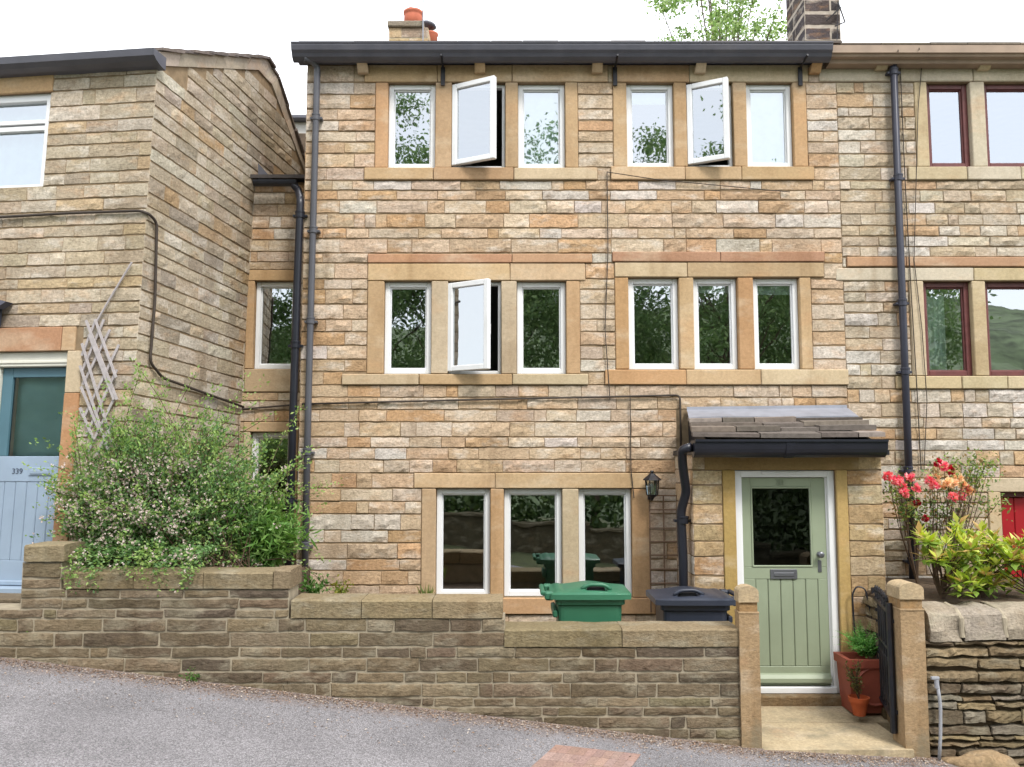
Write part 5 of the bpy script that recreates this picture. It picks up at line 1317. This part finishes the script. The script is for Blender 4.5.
# ================================================================== LANTERN AND SMALL TRELLIS BY THE PORCH
lx_, lzc = PX(652, 484, YF - .12), PZ(484, YF - .12); ly = YF - .13
lan = thing('wall_lantern', 'small black carriage lantern on the wall between window and porch', 'lantern', (lx_, YF, lzc - .12))
m = MB(); m.box(lx_ - .03, lx_ + .03, YF - .03, YF - .01, lzc - .16, lzc - .02, .006); m.tube([(lx_, YF - .02, lzc - .12), (lx_, ly + .03, lzc - .16), (lx_, ly, lzc - .12)], .009, 8); m.build('bracket', M['iron'], lan)
m = MB()
def fr(m, r0, z0, r1, z1, n_=6): m.lathe((lx_, ly, 0), [(r0, z0), (r1, z1)], n_)
m.lathe((lx_, ly, lzc), [(.015, .135), (.02, .125), (.012, .11), (.03, .10), (.045, .085), (.088, .05), (.092, .038), (.07, .036)], 6); m.lathe((lx_, ly, lzc), [(.058, -.105), (.045, -.12), (.02, -.135), (.012, -.15)], 6)
for k in range(6):
    an = math.pi * k / 3; m.tube([(lx_ + .068 * math.cos(an), ly + .068 * math.sin(an), lzc + .04), (lx_ + .054 * math.cos(an), ly + .054 * math.sin(an), lzc - .108)], .006, 5)
m.build('lantern_frame', M['iron'], lan)
m = MB(); m.lathe((lx_, ly, lzc), [(.048, -.105), (.062, .037)], 6); m.build('lantern_glass', M['pane'], lan)
m = MB(); m.lathe((lx_, ly, lzc - .08), [(.012, 0), (.02, .03), (.022, .06), (.01, .085)], 10); m.build('bulb', M['curtain'], lan)
tw = thing('trellis', 'thin brown ladder trellis fixed to the wall below the black lantern', 'trellis', (PX(664, 590, YF - .03), YF - .03, PZ(600, YF)))
m = MB(); yt = YF - .05
for px in (650, 664, 677.5): m.box(PX(px, 540, yt) - .007, PX(px, 540, yt) + .007, yt - .008, yt + .006, PZ(612, yt), PZ(495 if px != 650 else 505, yt), .002)
for py in (495.5, 509.5, 528, 541.5, 555, 569, 583, 597): m.box(PX(649, 540, yt), PX(678, 540, yt), yt - .018, yt - .008, PZ(py, yt) - .007, PZ(py, yt) + .007, .002)
m.build('slats', M['trellis_brown'], tw)

# ================================================================== PLANTS
def foliage(name, pos, dirs, L, Wd, cols, mat, parent=None, origin=None, fold=.25, normals=None):
    """many small folded leaves in one mesh. pos (n,3), dirs (n,3)"""
    n_ = len(pos); pos = np.asarray(pos, float); d = np.asarray(dirs, float); d /= (np.linalg.norm(d, axis=1, keepdims=True) + 1e-9)
    rv = nrs.normal(size=(n_, 3)) if normals is None else normals
    s_ = np.cross(d, rv); s_ /= (np.linalg.norm(s_, axis=1, keepdims=True) + 1e-9); up = np.cross(s_, d)
    L = np.asarray(L).reshape(-1, 1) * np.ones((n_, 1)); Wd = np.asarray(Wd).reshape(-1, 1) * np.ones((n_, 1))
    V = np.empty((n_, 4, 3)); V[:, 0] = pos; V[:, 1] = pos + d * L * .45 + s_ * Wd * .5 + up * Wd * fold; V[:, 2] = pos + d * L; V[:, 3] = pos + d * L * .45 - s_ * Wd * .5 + up * Wd * fold
    org = np.array(parent['_o'] if parent is not None else (origin or (0, 0, 0)), float); V = (V - org).reshape(-1, 3)
    me = bpy.data.meshes.new(name); me.vertices.add(n_ * 4); me.vertices.foreach_set('co', V.ravel()); me.loops.add(n_ * 4); me.loops.foreach_set('vertex_index', np.arange(n_ * 4))
    me.polygons.add(n_); me.polygons.foreach_set('loop_start', np.arange(n_) * 4); me.polygons.foreach_set('loop_total', np.full(n_, 4)); me.update(); me.validate()
    at_ = me.color_attributes.new('tone', 'FLOAT_COLOR', 'POINT'); c_ = np.repeat(np.c_[np.asarray(cols, float), np.ones(n_)], 4, axis=0).astype(np.float32); at_.data.foreach_set('color', c_.ravel())
    me.materials.append(mat); o = bpy.data.objects.new(name, me); C.objects.link(o)
    if parent is not None: o.parent = parent; o['_o'] = parent['_o']
    else: o.location = tuple(org); o['_o'] = tuple(org)
    return o
def cols(n_, base, var=.25, k=.5):
    """base list of sRGB colours -> n linear colours"""
    b_ = np.array([alb(c_, k)[:3] for c_ in base]); i = nrs.randint(len(b_), size=n_); return b_[i] * (1 + nrs.uniform(-var, var, (n_, 1)))

def tuft(name, label, cat, p, n_, h, spread, colr, wd=.4, blade=False, group=None):
    pp, dd, ll = [], [], []; p = Vector(p)
    for i in range(n_):
        d = Vector((nrs.normal() * spread, nrs.normal() * spread * .6, 1)).normalized(); hh = h * nrs.uniform(.4, 1)
        if blade: pp.append(p + Vector((nrs.normal() * .03, nrs.normal() * .02, 0))); dd.append(d); ll.append(hh)
        else:
            for t in np.linspace(.2, 1, 6): pp.append(p + d * hh * t); dd.append(d * .4 + Vector(nrs.normal(size=3)) * .8); ll.append(h * nrs.uniform(.12, .25))
    A = np.array([tuple(q) for q in pp]); o = foliage(name, A, np.array([tuple(q) for q in dd]), np.array(ll), np.array(ll) * (.06 if blade else wd), cols(len(A), colr, .2, .5), M['leaf'], origin=tuple(p))
    return tag(o, label, cat, group)
# --- big flowering shrub over the wall
bc = P(166, 520, 7.28); sh = thing('flowering_shrub', 'large loose green shrub with tiny pinkish white flowers spilling over the wall', 'shrub', (bc.x, bc.y, PZ(577, YW) - .05))
base = Vector((bc.x, bc.y, PZ(577, YW) - .05))
pp, dd, cc, ll = [], [], [], []; fp, fd = [], []; stemm = MB()
NS = 880
for i in range(NS):
    an = nrs.uniform(0, 2 * math.pi); el = math.radians(nrs.choice([nrs.uniform(-12, 35), nrs.uniform(20, 88)]))
    el = max(el, math.radians(-10))
    el = el; ce = math.cos(el)
    dx = math.copysign(abs(math.cos(an) * ce) ** .7, math.cos(an)); dy = math.sin(an) * math.cos(el); dz = math.copysign(abs(math.sin(el)) ** .75, el)
    rxx, ryy, rzz = 1.16, .40, 1.50
    reach = nrs.uniform(.5, .96) * (nrs.uniform(1.1, 1.42) if nrs.rand() < .24 else 1.0)
    st_ = base + Vector((nrs.uniform(-.75, .75), nrs.uniform(-.12, .15), .05))
    end = base + Vector((dx * rxx * reach, dy * ryy * reach, dz * rzz * reach + .05))
    if end.x > bc.x: end.y += .35 * nrs.rand()
    if end.x < bc.x - .5: end.z = min(end.z, base.z + 1.4); end.y = min(end.y, 7.35); st_.y = min(st_.y, 7.3)
    ctrl = (st_ + end) / 2 + Vector((0, 0, .28 * reach)); k_ = 26
    end.z -= .06
    if el < .2 and dy < 0: end.z -= .14; ctrl.z += .06
    q = [st_ * (1 - t) ** 2 + ctrl * 2 * t * (1 - t) + end * t * t for t in np.linspace(0, 1, k_)]
    if i % 3 == 0: stemm.tube(q[::5] + [q[-1]], .005, 4, taper=.0015, caps=False)
    if i < 26:
        ex_ = P(nrs.uniform(64, 200), 572, YW - .06); st_ = Vector((ex_.x + .1, 7.2, base.z + .15)); end = Vector((ex_.x, YW - nrs.uniform(.02, .10), PZ(nrs.uniform(566, 590), YW))); ctrl = Vector((ex_.x, YW + .1, base.z + nrs.uniform(.3, .5)))
        q = [st_ * (1 - t) ** 2 + ctrl * 2 * t * (1 - t) + end * t * t for t in np.linspace(0, 1, k_)]
    young = reach > 1.0 or nrs.rand() < .25
    for t in range(6, k_):
        p = q[t]; dv = (q[t] - q[t - 1]).normalized()
        for r_ in range(4 if t > 12 else 2):
            o_ = Vector(nrs.normal(size=3)) * .022; l_ = Vector(nrs.normal(size=3)); l_.z = abs(l_.z) * .6
            pp.append(p + o_); dd.append(dv * .6 + l_ * .7); ll.append(nrs.uniform(.022, .042))
            cc.append(1 if (young and t > 12) or (t > 20 and nrs.rand() < .5) else 0)
        if t > 13 and p.z < base.z + .98 and nrs.rand() < .20 * (2.3 if p.x < bc.x + .25 and p.z > base.z + .25 else .6) and not (young and t > 20):
            for _ in range(nrs.randint(1, 5)):
                fp.append(p + Vector(nrs.normal(size=3)) * .022 + Vector((0, -.015, .012)))
cc = np.array(cc); nL = len(pp); cl = cols(nL, [(102, 138, 82), (116, 152, 92), (88, 120, 74), (132, 164, 106)], .3, .85)
cy = cols(nL, [(150, 180, 100), (136, 170, 94), (168, 190, 116)], .22, .78); cl[cc == 1] = cy[cc == 1]
foliage('leaves', np.array([tuple(p) for p in pp]), np.array([tuple(p) for p in dd]), np.array(ll), np.array(ll) * .5, cl, M['leaf'], sh)
fp = np.array([tuple(p) for p in fp]); rep = np.repeat(fp, 4, axis=0); nf = len(rep)
foliage('flowers', rep, nrs.normal(size=(nf, 3)) + np.array([0, -.9, .5]), .016, .016, cols(nf, [(248, 236, 228), (240, 222, 216), (230, 210, 200)], .08, .78), M['petal'], sh)
stemm.build('stems', M['stem'], sh)

A = P(258, 573, 7.45); tuft('leafy_plant', 'feathery bright green plant at the right end of the big flowering shrub', 'plant', A, 700, .62, .5, [(150, 200, 100), (132, 184, 92), (166, 206, 116)], .16)
# --- rhododendron with yellow green rosettes
rb = P(975, 600, 7.35); rh = thing('rhododendron', 'yellow green rhododendron bush behind the dry stone wall, before the red door', 'bush', (rb.x, rb.y, PZ(600, YW + .5)))
stm = MB(); pp, dd, ll, cc, nn_ = [], [], [], [], []
b0 = Vector((rb.x, rb.y, PZ(602, YW + .5)))
tips = []
for (px, py) in [(925, 536), (938, 545), (950, 528), (968, 540), (985, 532), (1000, 545), (1016, 538), (930, 560), (948, 562), (965, 556), (980, 568), (998, 562), (1012, 560), (1030, 545), (1040, 560), (955, 580), (970, 586), (990, 582), (1008, 580), (942, 548), (975, 550), (992, 548), (1022, 556), (935, 552), (960, 545), (984, 556), (1004, 553), (1050, 550), (962, 570), (978, 575)]:
    for _ in range(3):
        tips.append((P(px + nrs.uniform(-9, 9), py + nrs.uniform(-5, 9), 7.35 + nrs.uniform(-.3, .3))))
for i in (0.0, .28, .55): pass
roots = [b0 + Vector((-.28, 0, 0)), b0 + Vector((.1, .05, 0)), b0 + Vector((.45, -.05, 0)), b0 + Vector((.75, .05, 0))]
for tp in tips:
    rt = min(roots, key=lambda r: abs(r.x - tp.x)); c1 = Vector((rt.x * .6 + tp.x * .4, rt.y, (rt.z + tp.z) / 2)); stm.tube([rt, c1, tp], .008, 5, taper=.003)
    for ring in range(3):
        nl = nrs.randint(4, 8); el = (1.1, .35, -.3)[ring] + nrs.uniform(-.2, .2)
        for k in range(nl):
            an = 2 * math.pi * (k + nrs.rand() * .6) / nl; v = (Vector((math.cos(an), math.sin(an), el)) + Vector(nrs.normal(size=3)) * .28).normalized()
            pp.append(tp + v * .01 - Vector((0, 0, ring * .012))); dd.append(v); ll.append(nrs.uniform(.075, .13)); cc.append(ring); nn_.append(v.cross(Vector((0, 0, 1))).cross(v) + Vector(nrs.normal(size=3)) * .15)
A = np.array([tuple(p) for p in pp]); nl = len(A); c1 = cols(nl, [(200, 212, 92), (180, 198, 82), (214, 222, 124), (202, 170, 112), (150, 172, 76)], .28, .78); c2 = cols(nl, [(130, 160, 70), (150, 178, 80)], .2, .7); cc = np.array(cc); c1[cc == 2] = c2[cc == 2]
foliage('leaves', A, np.array([tuple(p) for p in dd]), np.array(ll), np.array(ll) * .42, c1, M['leaf'], rh, fold=.15, normals=np.array([tuple(p) for p in nn_]))
stm.build('stems', M['stem'], rh)

# --- azalea / rose with coral and peach blooms
az = thing('flowering_bush', 'leggy bush with coral pink and peach blooms against the wall by the right downpipe', 'bush', (PX(935, 590, 8.2), 8.2, PZ(600, YW + .5)))
stm = MB(); pp, dd, ll = [], [], []; ro = [Vector((PX(x, 590, 8.2), 8.2, PZ(602, YW + .5))) for x in (918, 935, 950)]
bl_ = [(893, 480, 0), (902, 487, 0), (888, 476, 0), (910, 477, 0), (916, 488, 0), (905, 493, 0), (929, 480, 0), (938, 463, 1), (950, 470, 1), (944, 466, 0), (948, 482, 2), (942, 485, 2), (953, 483, 2), (962, 484, 2), (966, 488, 0), (970, 491, 2), (961, 496, 0), (953, 497, 0), (917, 503, 3), (898, 480, 0), (934, 485, 0), (958, 478, 2), (925, 518, 3), (936, 478, 2)]
leafy = [(910, 490), (950, 490), (940, 510), (965, 515), (950, 520), (915, 500), (900, 490), (980, 480), (970, 480), (900, 500), (906, 506), (915, 515), (920, 510), (895, 490), (975, 460), (985, 466), (968, 470), (930, 500), (925, 530), (940, 520), (960, 505), (978, 472), (990, 462), (915, 525), (945, 500), (932, 470), (905, 515), (972, 475), (955, 462), (1000, 500), (985, 505)]
for (px, py, *_r) in bl_ + [(a, b_, 9) for a, b_ in leafy]:
    tp = P(px, py, 8.15 + nrs.uniform(-.12, .18)); rt = min(ro, key=lambda r: abs(r.x - tp.x)); md = (rt + tp) / 2 + Vector((nrs.uniform(-.06, .06), 0, .05)); stm.tube([rt, md, tp], .006, 5, taper=.0025)
    nleaf = 12 if _r[0] != 9 else 60
    for _ in range(nleaf):
        o_ = Vector(nrs.normal(size=3)) * (.03 if nleaf == 10 else .055); pp.append(tp + o_ - Vector((0, 0, .02))); dd.append(Vector(nrs.normal(size=3))); ll.append(nrs.uniform(.025, .05))
A = np.array([tuple(p) for p in pp]); foliage('leaves', A, np.array([tuple(p) for p in dd]), np.array(ll), np.array(ll) * .45, cols(len(A), [(130, 160, 86), (165, 190, 100), (104, 136, 80), (170, 140, 90)], .2, .7), M['leaf'], az)
stm.build('stems', M['stem'], az)
bcol = {0: [(246, 132, 148), (248, 150, 150), (240, 112, 138), (250, 176, 176)], 1: [(200, 40, 60), (214, 52, 84)], 2: [(252, 214, 172), (252, 198, 160), (250, 226, 186)], 3: [(170, 50, 60)]}
for (px, py, k) in bl_:
    tp = P(px, py, 8.08 + nrs.uniform(-.1, .1)); n_ = 26; v = nrs.normal(size=(n_, 3)); v[:, 1] -= .7; v /= np.linalg.norm(v, axis=1, keepdims=True)
    foliage('bloom', np.array(tuple(tp)) + v * .012, v, .046 if k != 3 else .03, .042, cols(n_, bcol[k],   .1, .95), M['petal'], az, fold=.3)

# --- red planter with fern, small terracotta pot
pxl, pxr = X(848, 690) * .965, 3.42
py0, py1 = YP - .32, YP - .03; zp0 = PZ(714, py0) + .0; zp1 = zp0 + .455
pxl = PX(850, 690, py0); pxr = PX(900, 690, py0)
planter = thing('planter', 'square red clay planter holding a green fern, right of the sage door', 'planter', ((pxl + pxr) / 2, (py0 + py1) / 2, zp0))
m = MB(); tpr = .02
vs = []
for (z, o_) in ((zp0, tpr), (zp1 - .07, 0), (zp1 - .07, -.018), (zp1, -.02), (zp1, .02), (zp1 - .05, .025)):
    vs += [(pxl + o_, py0 + o_, z), (pxr - o_, py0 + o_, z), (pxr - o_, py1 - o_, z), (pxl + o_, py1 - o_, z)]
m.add(vs, [(i * 4 + j, i * 4 + (j + 1) % 4, (i + 1) * 4 + (j + 1) % 4, (i + 1) * 4 + j) for i in range(5) for j in range(4)] + [(0, 1, 2, 3), (20, 21, 22, 23)])
po = m.build('pot', M['redpot'], planter)
m = MB(); xc = (pxl + pxr) / 2; m.lathe((xc, py0 - .001, (zp0 + zp1) / 2 + .0), [(.02, -.004), (.14, 0), (.155, .012), (.17, 0)], 24, tilt=Matrix.Rotation(math.radians(90), 3, 'X')); m.build('round_panel', M['redpot'], po)
fn = thing('fern', 'bright green feathery fern growing out of the red planter', 'fern', (xc, (py0 + py1) / 2, zp1 - .04)); pp, dd, ll = [], [], []
for i in range(110):
    an = nrs.uniform(0, 2 * math.pi); sp = nrs.uniform(.3, 1.0); o = Vector((xc, (py0 + py1) / 2, zp1 - .04)); end = o + Vector((math.cos(an) * .31 * sp - .02, math.sin(an) * .2 * sp - .05, nrs.uniform(.14, .36) * (1.2 - sp * .5)))
    mid = (o + end) / 2 + Vector((0, 0, .1)); K = 14
    for t in np.linspace(.15, 1, K):
        p = o * (1 - t) ** 2 + mid * 2 * t * (1 - t) + end * t * t; sd_ = Vector((-math.sin(an), math.cos(an), 0))
        for sg in (-1, 1): pp.append(p); dd.append(sd_ * sg + (end - o).normalized() * .6 + Vector(nrs.normal(size=3)) * .3); ll.append(.045 * (1.15 - t))
A = np.array([tuple(p) for p in pp]); foliage('fronds', A, np.array([tuple(p) for p in dd]), np.array(ll), np.array(ll) * .4, cols(len(A), [(124, 180, 92), (146, 200, 112), (104, 160, 84)], .2, .85), M['leaf'], fn)
px_, pY = PX(859, 700, 7.42), 7.42; zpp = PZ(715, 7.42)
pot = thing('plant_pot', 'small orange terracotta pot on the path in front of the red planter', 'plant pot', (px_, pY, zpp))
m = MB(); m.lathe((px_, pY, zpp), [(.05, 0), (.072, .11), (.084, .112), (.088, .15), (.078, .152), (.07, .12), (.02, .118)], 24); m.build('pot', M['terracotta'], pot, smooth=False)
pt = thing('potted_plant', 'sparse brownish green stems rising from the small terracotta pot', 'plant', (px_, pY, zpp + .12)); m = MB(); pp, dd, ll = [], [], []
for i in range(13):
    e = Vector((px_ + nrs.uniform(-.10, .10), pY + nrs.uniform(-.08, .08), zpp + nrs.uniform(.25, .46))); o = Vector((px_, pY, zpp + .115)); md = (o + e) / 2 + Vector((nrs.uniform(-.03, .03), 0, .04)); m.tube([o, md, e], .003, 4)
    for t in np.linspace(.3, 1, 9):
        p = o * (1 - t) ** 2 + md * 2 * t * (1 - t) + e * t * t
        for _ in range(3): pp.append(p + Vector(nrs.normal(size=3)) * .008); dd.append(Vector(nrs.normal(size=3))); ll.append(nrs.uniform(.015, .032))
m.build('stems', M['stem'], pt); A = np.array([tuple(p) for p in pp]); foliage('leaves', A, np.array([tuple(p) for p in dd]), np.array(ll), np.array(ll) * .5, cols(len(A), [(130, 130, 70), (110, 126, 62), (160, 150, 96)], .2, .5), M['leaf'], pt)

# --- weeds and grass tufts
GR_ = [(110, 160, 74), (90, 140, 64), (134, 176, 90)]
p = P(193, 672, YW - .05); p.z = road_z(p.x) + .0
tuft('weed', 'small green weed growing at the foot of the garden wall', 'weed', p + Vector((0, 0, -.0)), 14, .12, .9, GR_, .55)
tuft('weed', 'green weed behind the wall below the two left downpipes', 'weed', P(312, 601, 7.5), 40, .26, .5, GR_)
tuft('weed', 'yellow green weed beside the grey downpipe, against the house wall', 'weed', P(339, 601, 7.9), 26, .22, .35, [(180, 180, 70), (150, 170, 74)])
tuft('grass_tuft', 'thin tuft of grass in front of the leftmost ground floor window', 'grass', P(428, 602, 8.0), 60, .2, .35, [(170, 180, 100), (130, 150, 80)], blade=True)
# long grass under the shrub's right end


# --- leaf litter along the wall foot
nlit = 11000; xs = nrs.uniform(-6.2, 3.3, nlit); off = np.abs(nrs.normal(0, .12, nlit)); far = nrs.rand(nlit) < .10; off[far] = nrs.uniform(0, .9, far.sum())
ysl = YW - .035 - off; ysl = np.where((xs > xg0) & (xs < xg1), ysl - .05, ysl)
zsl = np.array([road_z(x) for x in xs]) + nrs.uniform(.001, .010, nlit)
dsl = nrs.normal(size=(nlit, 3)); dsl[:, 2] *= .15
lt = foliage('leaf_litter', np.c_[xs, ysl, zsl], dsl, nrs.uniform(.006, .028, nlit), nrs.uniform(.004, .016, nlit), cols(nlit, [(186, 156, 134), (168, 140, 120), (204, 182, 162), (150, 124, 104), (218, 204, 190)], .2, .6), M['litter'], normals=np.c_[np.zeros(nlit), np.zeros(nlit), np.ones(nlit)] + nrs.normal(size=(nlit, 3)) * .25)
lt['kind'] = 'stuff'

# --- rusty red cover set in the road
def rdp(px, py):
    d = ray(px, py); # intersect road plane z = a + RS*x
    a = rl.z - rl.x * RS - CAMZ; t = a / (d[2] - RS * d[0]); return Vector((d[0] * t, d[1] * t, d[2] * t + CAMZ))
A, B = rdp(556, 745.5), rdp(641, 755); D, E = rdp(533, 766), rdp(640, 772)
D2 = A + (D - A) * 2.2; E2 = B + (D2 - A)
m = MB(); n_ = 10
M['rust'] = vcol_mat('worn red clay paving', contrast=.3, fine=60, big=6, stain=(.6, .6, .6), stain_amt=.4, bump=.6, bscale=90)
for i in range(n_):
    for j in range(6):
        s0, s1 = i / n_ + .0012, (i + 1) / n_ - .0012; t0, t1 = j / 6 + .0015, (j + 1) / 6 - .0015
        q = lambda s, t: (A * (1 - s) + B * s) * (1 - t) + (D2 * (1 - s) + E2 * s) * t + Vector((0, 0, .003))
        m.prism([q(s0, t0), q(s1, t0), q(s1, t1), q(s0, t1)], (0, 0, .004), pick([((172, 142, 130), 2), ((168, 138, 126), 1), ((176, 148, 136), 1)]))
tag(m.build('paving_patch', M['rust'], origin=tuple((A + E2) / 2)), 'worn reddish square patch of paving let into the grey road', 'paving patch')

# ================================================================== TREES
def tree(name, label, x, y, z0, H, cr_, trunk_h, n_leaf, leaf, pal, k=.42, clumps=60, airy=.35, group=None, seed=1, flat=1.0, trunk_r=.16):
    t = thing(name, label, 'tree', (x, y, z0), group); rs = np.random.RandomState(seed); m = MB()
    top = Vector((x + rs.uniform(-.2, .2), y, z0 + H * .85)); base_ = Vector((x, y, z0 - .1)); m.tube([base_, base_ * .6 + top * .4 + Vector((.1, 0, 0)), top], trunk_r, 9, taper=trunk_r * .15)
    cen = Vector((x, y, z0 + trunk_h + (H - trunk_h) / 2)); rz_ = (H - trunk_h) / 2; cl_ = []
    while len(cl_) < clumps:
        v = rs.uniform(-1, 1, 3); r_ = np.linalg.norm(v)
        if r_ > 1 or r_ < .3: continue
        c_ = cen + Vector((v[0] * cr_, v[1] * cr_, v[2] * rz_)); cl_.append(c_)
        if len(cl_) % 2 == 0:
            f = max(.2, min(.95, (c_.z - z0) / H - .18)); s_ = base_ * (1 - f) + top * f; m.tube([s_, (s_ + c_) / 2 + Vector((0, 0, .12)), c_], trunk_r * .25, 5, taper=.008, caps=False)
    m.build('trunk', M['bark'], t)
    ci = rs.randint(len(cl_), size=n_leaf); cc_ = np.array([tuple(c_) for c_ in cl_]); rad = rs.uniform(.5, 1.3, len(cl_)) * airy
    off_ = rs.normal(size=(n_leaf, 3)) * rad[ci][:, None]; off_[:, 2] *= .7; pos = cc_[ci] + off_
    d = rs.normal(size=(n_leaf, 3)); d[:, 2] -= .3; sz = rs.uniform(.7, 1.2, n_leaf) * leaf
    foliage('crown', pos, d, sz, sz * .6, cols(n_leaf, pal, .25, k), M['leaf'], t)
    return t
# birch rising behind the main roof
tree('birch_tree', 'light green birch tree rising behind the roof ridge between the chimneys', PX(724, 10, 17), 17, 0.0, 13.6, 1.7, 7.0, 12000, .085, [(150, 176, 110), (170, 190, 130), (120, 150, 84)], k=.8, clumps=110, airy=.17, seed=5, trunk_r=.10)
# trees across the road, seen reflected in the panes
spots = [(-9.5, -8.5, 12.2, 3.1), (-5.2, -9.6, 13.0, 3.0), (-1.2, -7.8, 11.2, 2.7), (2.6, -9.2, 12.6, 2.9), (6.4, -8.0, 11.8, 2.9), (10.6, -9.4, 12.8, 3.1)]
nm = ['leftmost', 'second from the left', 'third from the left', 'third from the right', 'second from the right', 'rightmost']
for i, (x, y, H, r_) in enumerate(spots):
    tree('roadside_tree', 'broadleaf tree across the road seen in window reflections, %s of its row' % nm[i], x, y, road_z(x), H + 1.2, r_ * 1.1, 1.2, 34000, .13, [(110, 136, 86), (98, 124, 78), (130, 152, 100)], k=.95, clumps=95, airy=.5, group='trees across the road', seed=20 + i)
# low wall on the far side of the road
fw_ = thing('roadside_wall', 'low dark stone wall on the far side of the road, reflected in ground floor panes', 'wall', (0, -1.6, road_z(0)))
m = MB()
rowsF = [(a, b_) for a, b_ in rows_from([-2.2, 1.0], .16)]
for i in range(16):
    a = -14 + i * 1.75; zt0 = road_z(a + .9) + .75
    m.box(a, a + 1.75, -2.0, -1.6, road_z(a) - .6, zt0 - .08, .003, alb((92, 86, 66))); m.box(a, a + 1.74, -2.06, -1.54, zt0 - .08, zt0, .01, alb((108, 100, 78)))
m.build('stonework', M['wallstone'], fw_)
# low dark undergrowth behind that wall
nh = 16000; xs = nrs.uniform(-13, 13, nh); hz = nrs.uniform(0, 1, nh); ys2 = -3.2 + nrs.normal(size=nh) * .5; zz = np.array([road_z(x) for x in xs]) + .4 + hz * (2.0 + .5 * np.sin(xs * 1.3))
hd = foliage('undergrowth', np.c_[xs, ys2, zz], nrs.normal(size=(nh, 3)), .17, .11, cols(nh, [(86, 110, 62), (74, 98, 56), (104, 126, 70)], .25, .8), M['leaf']); hd['kind'] = 'stuff'

for o in list(bpy.data.objects):
    if '_o' in o: del o['_o']
